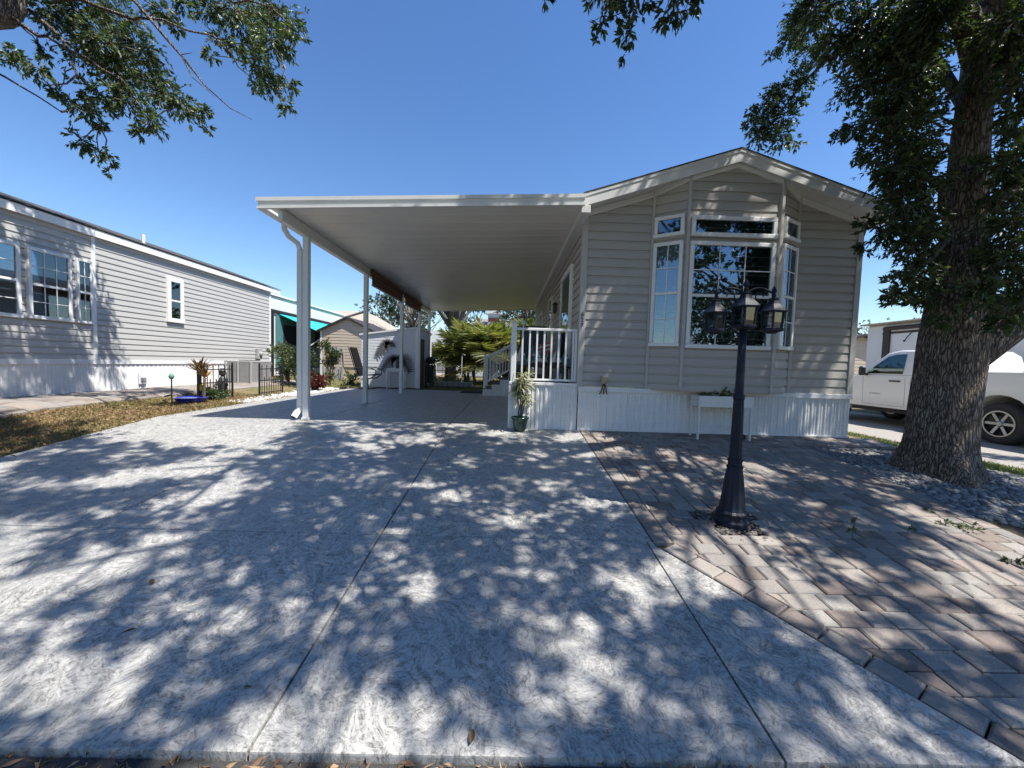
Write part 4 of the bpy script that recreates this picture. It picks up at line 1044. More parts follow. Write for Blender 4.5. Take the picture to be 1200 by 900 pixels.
t = MB(); t.prism([(cx-.22, cy-.26, ZG+.40), (cx+.32, cy-.26, ZG+.46), (cx+.32, cy-.26, ZG+.49), (cx-.22, cy-.26, ZG+.43)], (0, .52, 0)); t.build('seat', M['sling'], ch)
t = MB(); t.prism([(cx-.20, cy-.26, ZG+.40), (cx-.46, cy-.26, ZG+1.28), (cx-.43, cy-.26, ZG+1.30), (cx-.16, cy-.26, ZG+.42)], (0, .52, 0)); t.build('backrest', M['sling'], ch)
for sy in (-1, 1):
    t = MB(); y = cy+sy*.29
    t.tube([(cx-.48, y, ZG+1.29), (cx-.22, y, ZG+.42), (cx+.32, y, ZG+.46)], .016, 7)
    t.tube([(cx-.30, y, ZG+.66), (cx+.20, y, ZG+.67), (cx+.37, y, ZG+.60), (cx+.36, y, ZG+.46), (cx+.20, y, ZG+.34), (cx-.08, y, ZG+.31)], .018, 7)
    t.build('armrest', M['black'], ch)
gr_ = thing('barbecue_grill', 'black lidded barbecue grill beside the white shed door', 'grill', (-2.80, 14.75, ZG)); gx_, gy_ = -2.95, 14.75
t = MB(); t.lathe((gx_, gy_-.3, ZG+.97), [(.11, 0), (.14, .06), (.14, .54), (.11, .6)], 18, (0, 1, 0)); t.build('barrel', M['black'], gr_, True)
t = MB(); t.box(gx_-.14, gx_+.14, gy_-.28, gy_+.28, ZG+.12, ZG+.80, .01); t.build('cabinet', M['black'], gr_)
t = MB(); t.box(gx_-.15, gx_+.15, gy_-.62, gy_-.32, ZG+.88, ZG+.91); t.build('shelf', M['black'], gr_)
for dx in (-.15, .15):
    for dy in (-.25, .25): t = MB(); t.bar((gx_+dx, gy_+dy, ZG), (gx_+dx*.8, gy_+dy, ZG+.8), .035); t.build('leg', M['black'], gr_)

# ------------------------------------------------------------------ behind, left: tan shed, utility pedestal, trailers
ts = thing('tan_shed', 'tan sided gable shed in the sun behind the swivel chair', 'shed', (-7.0, 18.2, .5))
tx0, tx1, ty0, ty1, tzm = -8.0, -5.75, 16.5, 19.5, 3.27
t = MB(); siding(t, (tx0, ty0), (tx1, ty0), [(0, 1.15), (2.25, 1.15), (2.25, 2.66), (1.12, 3.2), (0, 2.66)], .125, 1.15, .014); siding(t, (tx1, ty0), (tx1, ty1), [(0, 1.15), (3, 1.15), (3, 2.66), (0, 2.66)], .125, 1.15, .014)
siding(t, (tx0, ty1), (tx0, ty0), [(0, 1.15), (3, 1.15), (3, 2.66), (0, 2.66)], .125, 1.15, .014); t.build('wall', M['siding_tan'], ts, fix=False)
t = MB(); t.box(tx0+.02, tx1-.02, ty0+.015, ty1, .5, 1.149); t.build('base_wall', M['tan'], ts)
t = MB(); t.box(tx0-.01, tx0+.06, ty0-.02, ty0-.002, .55, 2.66); t.build('corner_trim', M['white'], ts)
t = MB(); t.prism([(tx0-.12, ty0-.12, 2.60), (-6.875, ty0-.12, 3.20), (tx1+.12, ty0-.12, 2.60), (tx1+.12, ty0-.12, 2.68), (-6.875, ty0-.12, 3.29), (tx0-.12, ty0-.12, 2.68)], (0, 3.3, 0)); t.build('roof', M['wooddark'], ts)
ud = thing('utility_pedestal', 'weathered electric hookup pedestal with boxes and conduits before the tan shed', 'utility box', (-7.1, 15.9, .567)); ux, uy = -7.02, 15.75
t = MB(); t.box(ux-.18, ux+.18, uy, uy+.05, 1.25, 1.95); t.bar((ux-.3, uy+.03, .5), (ux-.3, uy+.03, 1.4), .06); t.bar((ux+.28, uy+.03, .5), (ux+.28, uy+.03, 1.9), .06); t.build('backboard', M['acgrey'], ud)
for (dx, z0, w, h) in ((-.09, 1.62, .085, .28), (.10, 1.68, .075, .2), (.0, 1.28, .10, .28)): t = MB(); t.box(ux+dx-w, ux+dx+w, uy-.09, uy-.002, z0, z0+h, .01); t.build('meter_box', M['grey'], ud)
t = MB()
for dx in (-.48, -.3, -.12, .06, .2): t.box(ux+dx-.05, ux+dx+.05, uy-.05, uy+.05, .52, 1.15)
t.build('conduit', M['acgrey'], ud)
t = MB(); t.tube([(ux+.28, uy, 1.75), (ux+.35, uy-.1, 1.2), (ux+.6, uy-.3, .85), (ux+1.0, uy-.9, .66), (-5.7, 13.6, .60)], .02, 6); t.build('cable', M['rubber'], ud)
# white park trailer with teal awning
tt = thing('park_trailer', 'white park trailer with dark roof trim seen past the front carport post', 'trailer', (-11.0, 18.6, .5))
rx0, rx1, ry0, ry1 = -12.5, -9.55, 15.5, 22.5
t = MB(); t.box(rx0, rx1, ry0, ry1, .7, 3.95, .03); t.build('body', M['rv'], tt)
t = MB(); t.box(rx0-.05, rx1+.06, ry0-.05, ry1+.05, 3.951, 4.03, .01); t.build('roof', M['alum'], tt)
t = MB(); t.box(rx1+.002, rx1+.07, ry0-.01, ry1, 3.28, 3.40); t.box(rx1+.002, rx1+.06, ry0+.05, ry0+.22, .7, 3.28); t.build('awning_rail', M['black'], tt)
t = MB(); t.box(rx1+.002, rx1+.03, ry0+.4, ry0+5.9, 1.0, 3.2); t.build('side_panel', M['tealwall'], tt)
for y0, y1 in ((ry0+.9, ry0+2.6), (ry0+3.6, ry0+4.6)): t = MB(); t.box(rx1+.031, rx1+.05, y0, y1, 2.05, 2.85, .02); t.build('window', M['dark'], tt)
ta = thing('teal_awning', 'bright teal fabric awning with white edge sloping out from the white park trailer', 'awning', (-9.0, 19, 2.8))
t = MB(); P = [(rx1+.05, ry0+.6, 3.25), (rx1+.05, ry0+6.4, 3.25), (rx1+1.6, ry0+6.4, 2.50), (rx1+1.6, ry0+1.4, 2.50)]; t.prism(P, (0, 0, .02)); cnp = t.build('canopy', M['teal'], ta)
t = MB(); t.prism([(rx1+1.6, ry0+1.4, 2.50), (rx1+1.6, ry0+6.4, 2.50), (rx1+1.62, ry0+6.4, 2.28), (rx1+1.62, ry0+1.4, 2.28)], (.012, 0, 0)); t.build('valance', M['teal'], cnp)
for y in (ry0+1.4, ry0+6.35): t = MB(); t.tube([(rx1+.06, y-.6, 1.2), (rx1+1.6, y, 2.5)], .022, 6); t.build('awning_arm', M['white'], ta)
# tan canopy house and red roof further back
bc = thing('canopy_house', 'neighbouring home with wide tan canvas canopy on dark rafters, behind the tan shed', 'house', (-11, 25, .5))
t = MB(); t.box(-14.5, -8.2, 22.8, 30, .5, 3.3); t.build('wall', M['tan'], bc)
t = MB(); t.prism([(-14.8, 22.4, 3.3), (-7.6, 22.4, 3.3), (-9.6, 25.5, 4.55), (-13.0, 25.5, 4.55)], (0, 0, .08)); t.prism([(-7.6, 22.4, 3.3), (-7.6, 30, 3.3), (-9.6, 28, 4.55), (-9.6, 25.5, 4.55)], (0, 0, .08)); t.build('canopy', M['tanroof'], bc)
t = MB(); t.tube([(-10.9, 22.35, 3.36), (-9.3, 25.4, 4.68)], .07, 6); t.tube([(-12.6, 24.5, 4.3), (-7.9, 22.6, 3.52)], .05, 6); t.build('rafter', M['black'], bc)
t = MB(); t.box(-10.9, -10.1, 22.7, 22.79, 1.9, 2.9); t.build('window', M['dark'], bc)
rr = thing('red_roof_house', 'house with low terracotta and white roof beyond the tan shed', 'house', (-13.4, 34, .5))
t = MB(); t.box(-15.5, -11.4, 31, 37, .5, 3.4); t.build('wall', M['white'], rr)
t = MB(); t.prism([(-15.9, 30.6, 3.4), (-10.9, 30.6, 3.4), (-11.4, 34, 4.35), (-13.5, 34, 4.9)], (0, 0, .1)); t.build('roof', M['redroof'], rr)
t = MB(); t.prism([(-15.9, 30.5, 4.3), (-12.2, 30.5, 3.75), (-12.2, 34, 4.5), (-15.9, 34, 5.4)], (0, 0, .1)); t.build('roof_cap', M['white'], rr)
# house seen through the carport
gh = thing('grey_roof_house', 'far house with grey hipped roof and white cupola behind the palms', 'house', (-1.5, 30, .5))
t = MB(); t.box(-6.2, 2.5, 27.5, 34, .5, 3.7); t.build('wall', M['white'], gh)
t = MB(); t.add([(-4.0, 27, 3.7), (3.0, 27, 3.7), (3.0, 34.5, 3.7), (-4.0, 34.5, 3.7), (-2.2, 30.5, 4.95), (1.2, 30.5, 4.95)], [(0, 1, 5, 4), (1, 2, 5), (2, 3, 4, 5), (3, 0, 4)]); hrf = t.build('roof', M['greyroof'], gh)
t = MB(); t.box(-1.6, -.7, 28.6, 29.4, 4.2, 5.15); t.prism([(-1.8, 28.5, 5.15), (-.5, 28.5, 5.15), (-.7, 28.5, 5.4), (-1.6, 28.5, 5.4)], (0, 1, 0)); t.build('cupola', M['white'], hrf)
t = MB(); t.box(-1.55, -.75, 28.57, 28.598, 4.55, 4.85); t.build('louvre', M['reddoor'], hrf)
t = MB(); t.box(-5.0, -4.2, 27.45, 27.498, .9, 2.2); t.build('window', M['grey'], gh)

# ------------------------------------------------------------------ right side: pickup, trailer, far house
TX, TG = 8.8, .30
tk = thing('pickup_truck', 'white pickup truck parked on the gravel behind the big oak', 'pickup truck', (TX+1, 8.6, TG))
def arc(cy_, cz_, r_, a0, a1, n=12): return [(cy_+r_*cos(radians(a0+(a1-a0)*k/n)), cz_+r_*sin(radians(a0+(a1-a0)*k/n))) for k in range(n+1)]
RA, FA, WR, WZ = 6.78, 10.35, .385, TG+.385
import bmesh
def shell(prof, x0, x1, name, mat, par, bev=.03, seg=3, taper=None):
    """side profile (y, z) swept across the truck with rounded long edges"""
    me = bpy.data.meshes.new(name); bm = bmesh.new(); n = len(prof)
    o = np.array(par['_o'])
    L = [bm.verts.new((x0-o[0]+(taper(z) if taper else 0), y-o[1], z-o[2])) for y, z in prof]; R = [bm.verts.new((x1-o[0]-(taper(z) if taper else 0), y-o[1], z-o[2])) for y, z in prof]
    fl_ = bm.faces.new(L); fr_ = bm.faces.new(R[::-1])
    for k in range(n): bm.faces.new((L[k], R[k], R[(k+1) % n], L[(k+1) % n]))
    bmesh.ops.recalc_face_normals(bm, faces=bm.faces)
    es = [e for e in bm.edges if (e.verts[0] in L and e.verts[1] in L) or (e.verts[0] in R and e.verts[1] in R)]
    bmesh.ops.bevel(bm, geom=es, offset=bev, segments=seg, affect='EDGES', profile=.5, clamp_overlap=True)
    bmesh.ops.triangulate(bm, faces=[f for f in bm.faces if len(f.verts) > 4]); bmesh.ops.recalc_face_normals(bm, faces=bm.faces)
    for f in bm.faces: f.smooth = True
    bm.to_mesh(me); bm.free(); me.materials.append(mat)
    try: me.set_sharp_from_angle(angle=radians(40))
    except Exception: pass
    return link(name, me, par)
lower = [(5.42, TG+.55), (5.42, TG+1.28), (7.68, TG+1.28), (7.70, TG+1.17), (7.76, TG+1.17), (7.78, TG+1.20), (9.35, TG+1.20), (9.75, TG+1.17), (11.05, TG+1.08), (11.30, TG+.98), (11.36, TG+.60), (11.30, TG+.48), (FA+.52, TG+.46)]
lower += arc(FA, WZ+.02, .50, -10, 190)+[(FA-.55, TG+.44), (RA+.55, TG+.44)]+arc(RA, WZ+.02, .50, -10, 190)+[(RA-.56, TG+.50)]
body = shell(lower, TX, TX+1.95, 'body', M['carwhite'], tk, .045)
tap = lambda z: .0 if z < TG+1.2 else (z-TG-1.2)*.26
cab = [(7.79, TG+1.19), (7.86, TG+1.66), (7.98, TG+1.76), (8.75, TG+1.775), (9.02, TG+1.72), (9.62, TG+1.19)]
cb = shell(cab, TX+.015, TX+1.935, 'cab', M['carwhite'], tk, .05, 3, tap)
def sidepane(poly, name, mat, par, out=.006, th_=.004):
    for sgn, xb in ((-1, TX+.015), (1, TX+1.935)):
        t = MB(); ps = []
        for (y, z) in poly: ps.append((xb-sgn*(tap(z)*1.0)*1+sgn*out if True else 0, y, z))
        t.prism(ps, (sgn*th_, 0, 0)); t.build(name, mat, par)
sidepane([(8.52, TG+1.235), (9.38, TG+1.235), (9.22, TG+1.42), (8.97, TG+1.63), (8.80, TG+1.675), (8.56, TG+1.68)], 'side_window', M['carglass'], cb)
sidepane([(7.90, TG+1.25), (8.24, TG+1.25), (8.26, TG+1.66), (7.98, TG+1.65)], 'side_window', M['carglass'], cb)
t = MB(); t.prism([(TX+.25, 9.60, TG+1.22), (TX+1.70, 9.60, TG+1.22), (TX+1.60, 9.06, TG+1.71), (TX+.35, 9.06, TG+1.71)], (0, .012, .012)); t.build('windscreen', M['carglass'], cb)
dn = MB()     # shut lines
for pl in ([(9.42, TG+.5), (9.45, TG+1.2)], [(8.42, TG+.5), (8.44, TG+1.2)], [(8.30, TG+.47), (8.33, TG+1.2)]):
    (ya, za), (yb, zb_) = pl; dn.prism([(TX-.0015, ya-.005, za), (TX-.0015, ya+.005, za), (TX-.0015, yb+.005, zb_-.04), (TX-.0015, yb-.005, zb_-.04)], (.004, 0, 0))
dn.prism([(TX-.0015, 8.43, TG+.495), (TX-.0015, 9.42, TG+.495), (TX-.0015, 9.42, TG+.505), (TX-.0015, 8.43, TG+.505)], (.004, 0, 0))
dn.build('door_seam', M['grey'], body)
t = MB(); t.box(TX-.03, TX-.002, 8.54, 8.78, TG+1.05, TG+1.085, .01); t.build('handle', M['black'], tk)
t = MB(); t.box(TX-.20, TX-.08, 9.28, 9.40, TG+1.18, TG+1.40, .03); t.bar((TX-.08, 9.36, TG+1.22), (TX+.02, 9.36, TG+1.20), .05); t.build('mirror', M['black'], tk)
t = MB(); t.lathe((TX-.0025, 7.62, TG+.98), [(.085, 0), (.085, .0015)], 20, (-1, 0, 0)); t.build('fuel_flap', M['carwhite'], tk)
t = MB(); t.box(TX+.04, TX+.16, 7.5, 9.75, TG+.34, TG+.40, .01); t.box(TX+.06, TX+1.9, 5.6, 11.2, TG+.42, TG+.52); t.build('running_board', M['rubber'], tk)
t = MB(); t.box(TX-.004, TX+.06, 5.46, 7.66, TG+1.281, TG+1.315, .008); t.build('bed_rail', M['alum'], tk)
t = MB(); t.box(TX+.05, TX+1.9, 5.30, 5.42, TG+.5, TG+.72, .02); t.build('bumper', M['chrome'], tk)
for (cyw, xs_) in ((RA, TX+.03), (FA, TX+.03), (RA, TX+1.66), (FA, TX+1.66)):
    t = MB(); ax = (-1, 0, 0); c = (xs_+.26, cyw, WZ)
    t.lathe(c, [(.22, 0), (.34, .0), (.375, .03), (.385, .08), (.385, .18), (.375, .23), (.34, .26), (.235, .262), (.225, .19)], 36, ax); w = t.build('wheel', M['rubber'], tk, True)
    t = MB(); t.lathe(c, [(.226, .193), (.232, .255), (.238, .268), (.215, .268), (.205, .20)], 30, ax, cap=False)
    for k in range(6):
        a = 2*pi*k/6; d_ = np.array([0, cos(a), sin(a)]); t.bar(np.array(c)+d_*.05+(-.225, 0, 0), np.array(c)+d_*.215+(-.235, 0, 0), .055, .03, up=(1, 0, 0), bev=.006)
    t.lathe(c, [(.05, .18), (.065, .235), (.04, .255)], 14, ax); t.build('rim', M['chrome'], w)
t = MB(); t.lathe((TX+.9, 9.16, TG+1.17), [(.17, 0), (.19, .012), (.17, .024)], 20, (0, -.8, .5)); t.build('steering_wheel', M['black'], cb)
SIDE = Matrix(((0, 0, -1), (-1, 0, 0), (0, 1, 0)))
text('SILVERADO', (TX-.0005, 9.12, TG+.74), .055, SIDE, M['acgrey'], tk, 'badge_lettering')
rv = thing('travel_trailer', 'large white travel trailer with dark awning frame parked beyond the pickup', 'trailer', (12.8, 12, .3))
t = MB(); t.box(11.5, 14.0, 7.0, 12.35, .75, 3.05, .05); t.build('body', M['rv'], rv)
t = MB(); t.box(11.47, 11.498, 7.2, 11.8, 2.74, 2.80, .005); t.lathe((11.44, 7.3, 2.90), [(.06, 0), (.06, 4.4)], 12, (0, 1, 0)); t.box(11.45, 11.496, 11.55, 11.75, 1.2, 2.95); t.box(11.45, 11.496, 7.35, 7.5, 1.2, 2.95); t.build('awning_frame', M['wooddark'], rv)
t = MB(); t.box(11.3, 14.05, 6.95, 12.4, 3.051, 3.09, .01); t.build('roof', M['tanroof'], rv)
t = MB(); t.tube([(11.48, 10.9, 2.78), (11.40, 10.98, 2.60), (11.42, 11.05, 2.52)], .012, 5); t.ball((11.41, 11.06, 2.50), .03, 8); t.build('cable', M['rubber'], rv)
t = MB(); t.box(11.6, 13.9, 7.2, 12.1, .45, .75); t.build('chassis', M['black'], rv)
for yy in (9.0, 9.9): t = MB(); t.lathe((11.62, yy, .62), [(.1, 0), (.34, .01), (.34, .2), (.1, .21)], 24, (1, 0, 0)); t.build('wheel', M['rubber'], rv, True)
fh = thing('cottage', 'small tan sided cottage with white rooftop unit, far right beyond the pickup', 'house', (20.5, 25, .3))
t = MB(); siding(t, (17.0, 22), (23.5, 22), [(0, .5), (6.5, .5), (6.5, 2.55), (3.2, 3.7), (0, 2.55)], .2, .5, .02); siding(t, (17.0, 27), (17.0, 22), [(0, .5), (5, .5), (5, 2.55), (0, 2.55)], .2, .5, .02); t.build('wall', M['siding_tan'], fh, fix=False)
t = MB(); t.prism([(16.7, 21.7, 2.48), (20.2, 21.7, 3.68), (23.8, 21.7, 2.48), (23.8, 21.7, 2.60), (20.2, 21.7, 3.8), (16.7, 21.7, 2.60)], (0, 5.5, 0)); hr = t.build('roof', M['wooddark'], fh)
t = MB(); t.box(18.6, 19.5, 23.0, 24, 3.3, 3.95, .03); t.build('rooftop_unit', M['white'], hr)
# across the street (seen mirrored in the panes)
ah = thing('street_house', 'low beige house across the street mirrored in the bay window', 'house', (8, -20, 0))
t = MB(); t.box(3, 15, -25, -19, 0, 2.8); t.build('wall', M['tan'], ah); t = MB(); t.prism([(2.6, -26, 2.8), (2.6, -18.6, 2.8), (2.6, -22, 4.4)], (12.8, 0, 0)); t.build('roof', M['greyroof'], ah)
#PART4
# ------------------------------------------------------------------ the two oaks
def limb(mb, a, b, r0, r1, n=7, amp=.10, rnd=random, k=10, sag=0.):
    p = wiggle(a, b, n, amp, sag, rnd); mb.tube(p, list(np.linspace(r0, r1, n+1)), k); return p
def reach(mb, limbs, c, rnd, r0=.022):
    """a branch from the closest limb point to a leaf cluster"""
    best = min(limbs, key=lambda q: np.linalg.norm(q-c)+.25*max(0, q[2]-c[2])); L = np.linalg.norm(best-c)
    if L > .15: mb.tube(wiggle(best, c, 5, .10, 0, rnd), list(np.linspace(min(.035, r0*(.6+.4*L)), .005, 6)), 5, False)
    return best
def shade_clusters(zones, rnd, zr):
    """clusters of a high crown thick enough to give the wanted share of shade on each ground zone"""
    out = []
    for (x0, x1, y0, y1, dens) in zones:
        area = (x1-x0)*(y1-y0); n = int(round(-math.log(1-dens)*area/.135))
        for _ in range(n):
            for tr in range(30):
                gx_, gy_ = rnd.uniform(x0, x1), rnd.uniform(y0, y1); z = rnd.uniform(*zr); h = z-.3; s_ = h/SUN[2]
                c = np.array([gx_+SUN[0]*s_, gy_+SUN[1]*s_, z]); r_ = rnd.uniform(.18, .36)
                if c[2]-r_ > 2.25+.93*max(c[1], -3)+.06*max(0, c[0]-2): out.append((c, r_)); break
    return out

rt = random.Random(21)
oak = thing('oak_tree', 'big oak with rugged dark trunk in the stone bed right of the patio', 'tree', (5.02, 4.32, .42))
tr = trunk_grid([(4.95, 4.30, .36), (4.95, 4.30, .7), (4.96, 4.30, 1.3), (5.0, 4.3, 2.0), (5.02, 4.3, 2.6), (5.0, 4.3, 3.2), (4.98, 4.3, 4.2), (5.0, 4.25, 5.6), (5.1, 4.1, 7.0), (5.1, 3.9, 8.6)], [.31, .292, .288, .285, .235, .165, .15, .135, .11, .05], flare=.34, lump=.05, seed=3)
tr.tube([(5.0, 4.3, 1.45), (5.17, 4.25, 1.78), (5.45, 4.2, 2.1), (5.85, 4.15, 2.48), (6.4, 4.0, 3.0), (7.2, 3.7, 4.2), (7.9, 3.4, 5.6), (8.2, 3.2, 7.0)], [.10, .185, .20, .205, .20, .18, .13, .07], 28, False)
tr.tube([(5.0, 4.35, 4.4), (5.0, 4.8, 5.4), (5.0, 5.6, 6.3), at(972, 68, 6.4), at(940, 98, 6.7), at(908, 140, 6.85)], [.06, .05, .04, .03, .02, .008], 10, False)
LB = []
for (a, b, r0, r1) in (((5.0, 4.3, 4.9), (2.0, 3.0, 6.4), .12, .04), ((5.05, 4.2, 6.2), (3.0, 1.4, 7.8), .11, .03), ((5.05, 4.2, 5.6), (6.8, 1.4, 7.2), .11, .03), ((5.05, 4.1, 6.9), (4.6, 5.2, 9.4), .09, .03), ((3.4, 3.5, 5.8), (.2, 2.0, 7.3), .06, .02),
                       ((3.4, 2.0, 7.4), (1.2, .0, 8.4), .06, .02), ((5.0, 4.3, 3.1), (4.05, 4.2, 4.1), .05, .02), ((5.0, 4.2, 2.9), (4.3, 4.1, 3.3), .035, .012), ((5.05, 4.1, 3.3), (5.6, 3.6, 4.2), .04, .015), ((6.4, 4.0, 3.0), (5.9, 3.4, 3.3), .04, .012), ((5.0, 4.0, 4.4), (4.4, 3.6, 5.0), .05, .02),
                       ((5.05, 4.2, 6.6), (5.6, -.8, 8.6), .08, .025), ((7.9, 3.4, 5.6), (8.6, 1.2, 7.6), .08, .02)):
    LB += limb(tr, a, b, r0, r1, 8, .09, rt)
LB += [np.array(p) for p in ((5.0, 4.3, 3.2), (4.98, 4.3, 4.2), (5.0, 4.25, 5.6), (5.1, 4.1, 7.0), (6.4, 4, 3.0), (7.2, 3.7, 4.2), (5.0, 4.8, 5.4), (5.0, 5.6, 6.3), (5.85, 4.15, 2.48))] + [at(972, 68, 6.4), at(940, 98, 6.7), at(908, 140, 6.85)]
fo = Foliage(77)
vis = [(1195, 150, 4.3, .28), (1188, 200, 4.5, .3), (1172, 100, 4.6, .25), (1198, 230, 4.2, .3), (1192, 310, 4.1, .3), (1175, 260, 4.5, .25), (1070, 205, 4.3, .32), (1070, 260, 4.4, .28), (1078, 300, 4.3, .22), (1060, 110, 4.4, .34), (1075, 60, 4.5, .34), (1085, 345, 4.2, .2), (1190, 365, 4.1, .22), (1030, 50, 4.5, .36), (1074, 130, 4.5, .32), (1066, 180, 4.5, .3), (1195, 60, 4.3, .34), (1180, 10, 4.3, .34), (955, 10, 4.7, .32), (985, 45, 4.6, .30), (1020, 20, 4.4, .40), (1045, 70, 4.3, .36), (1010, 95, 4.4, .28), (1075, 25, 4.1, .40), (1066, 95, 4.1, .32), (1045, 130, 4.2, .30), (1000, 150, 4.2, .17), (1020, 175, 4.2, .13), (1062, 160, 4.1, .3), (1050, 195, 4.1, .24), (1074, 215, 4.1, .25),
       (1062, 235, 4.1, .24), (1038, 268, 4.2, .17), (1014, 262, 4.3, .10), (1066, 280, 4.05, .24), (1082, 265, 4.05, .18), (1076, 320, 4.0, .22), (1060, 335, 4.0, .17), (1048, 350, 4.0, .10), (1010, 290, 4.3, .07), (1095, 15, 3.9, .28), (1190, 25, 3.7, .34), (1195, 90, 3.7, .26), (1180, 60, 3.9, .24),
       (1192, 185, 3.8, .28), (1178, 225, 3.9, .22), (1198, 260, 3.7, .30), (1180, 300, 3.8, .28), (1196, 340, 3.7, .26), (1150, 345, 3.7, .18), (1170, 380, 3.75, .12), (1100, 375, 3.9, .10), (1185, 130, 3.9, .16)]
for (x, y, Y, r_) in vis:
    c = at(x, y, Y); b = reach(tr, LB, c, rt); fo.cluster(c, r_, max(24, int(8200*r_*r_+850*r_)), .068, .5, tone=-.1)
for (x, y, Y, r_) in [(880, 148, 6.9, .16), (905, 118, 6.8, .22), (935, 115, 6.7, .18), (900, 150, 6.85, .2), (950, 18, 6.5, .34), (925, 45, 6.7, .26), (948, 60, 6.6, .24), (938, 92, 6.7, .26), (915, 105, 6.8, .22), (898, 132, 6.9, .26), (922, 135, 6.8, .24), (890, 160, 6.9, .18), (912, 165, 6.8, .20), (930, 168, 6.8, .12), (905, 65, 6.7, .10), (970, 55, 6.4, .2), (880, 130, 6.9, .1)]:
    c = at(x, y, Y); reach(tr, LB, c, rt, .009); LB.append(c); fo.cluster(c, r_, max(24, int(6800*r_*r_+650*r_)), .070, .4, tone=.08)
for (x, y, Y, r_) in [(712, -12, 3.5, .17), (742, -14, 3.5, .18), (722, 18, 3.5, .11), (738, 38, 3.5, .09), (706, 30, 3.5, .06), (733, 62, 3.5, .055), (699, 48, 3.5, .04), (758, 5, 3.5, .06), (792, -10, 3.35, .17), (788, 18, 3.35, .10), (803, 12, 3.35, .08), (776, 22, 3.35, .06), (822, -4, 3.3, .07), (636, -6, 3.3, .07)]:
    c = at(x, y, Y); up = c+np.array([.12, -.25, .55]); reach(tr, LB, up, rt); tr.tube(wiggle(up, c, 3, .1, 0, rt), [.008, .006, .004, .003], 4, False); fo.cluster(c, r_, max(14, int(4500*r_*r_+430*r_)), .072, 1., droop=.9, tone=-.05)
Z1 = [(-3.0, 1.1, 2.6, 5.6, .68), (-.9, 1.1, 1.2, 2.6, .66), (-3.0, -.9, 1.2, 2.6, .46), (1.1, 4.3, 3.0, 5.5, .64), (1.1, 3.4, 1.2, 3.0, .50), (3.4, 6.0, 1.2, 2.9, .22), (3.9, 6.3, 2.9, 5.4, .42), (-.8, 2.2, 5.5, 6.3, .55), (2.2, 4.9, 5.5, 6.35, .74), (-3, 4, -.5, 1.2, .5), (4.4, 8, 3, 6.3, .4), (-2.2, -.2, 5.5, 6.2, .45)]
for (c, r_) in shade_clusters(Z1, rt, (4.7, 8.4)):
    LB.append(reach(tr, LB, c, rt)) if rt.random() < .35 else None
    fo.cluster(c, r_, int(4300*r_*r_+50), .10, .06)
oakt = tr.build('trunk', M['bark'], oak, True, fix=False)
fo.build('crown', M['oakleaf'], oak); fo.tw.build('twigs', M['twig'], oak, fix=False)

ol = thing('street_oak', 'oak whose leafy boughs hang into the sky over the left neighbouring home', 'tree', (-6.5, 3.1, .3))
fo = Foliage(99); rt = random.Random(5)
tr = trunk_grid([(-6.9, 3.0, .2), (-6.9, 3.0, 1.2), (-6.85, 3.1, 3.0), (-6.9, 3.6, 4.4), (-7.0, 4.4, 5.3), (-6.8, 5.3, 5.95), (-6.7, 5.4, 6.7), (-6.3, 5.5, 7.9)], [.36, .32, .30, .28, .27, .26, .19, .07], 36, 120, .25, .05, 8)
LB = [np.array(p) for p in ((-7, 4.4, 5.3), (-6.9, 5.3, 5.95), (-6.3, 5.7, 6.6), (-5, 5.9, 7.6))]
for (a, b, r0, r1) in (((-6.9, 5.2, 5.9), (-5.5, 5.6, 5.3), .028, .01), ((-6.6, 5.5, 6.3), (-4.2, 5.6, 5.9), .03, .01), ((-6.0, 5.75, 6.8), (-3.4, 5.6, 6.3), .03, .01), ((-7, 4.4, 5.3), (-6.2, 5.5, 4.75), .02, .008), ((-6.9, 3.6, 4.4), (-3.5, 2.0, 6.2), .12, .03), ((-7, 4.4, 5.3), (-8.2, 5.0, 7.4), .1, .03), ((-6.9, 3.2, 3.4), (-8.6, 2.0, 6.5), .14, .04), ((-4.2, 2.3, 5.8), (-1.8, 1.0, 7.0), .07, .02)):
    LB += limb(tr, a, b, r0, r1, 8, .10, rt)
tr.tube([at(157, 0, 5.5), at(195, 45, 5.4), at(215, 68, 5.35), at(240, 100, 5.3), at(270, 127, 5.25), at(295, 140, 5.2)], [.022, .018, .014, .009, .006, .003], 6, False)
tr.tube([at(212, 64, 5.35), at(225, 90, 5.3), at(250, 112, 5.25)], [.01, .006, .003], 5, False); tr.tube([at(212, 64, 5.35), at(225, 62, 5.3)], [.006, .003], 5, False)
tr.tube([at(35, 12, 5.6), at(70, 42, 5.5), at(82, 62, 5.45), at(90, 88, 5.4), at(78, 98, 5.35), at(58, 100, 5.3)], [.03, .022, .017, .014, .01, .005], 6, False)
LB += [at(70, 42, 5.5), at(90, 88, 5.4)]
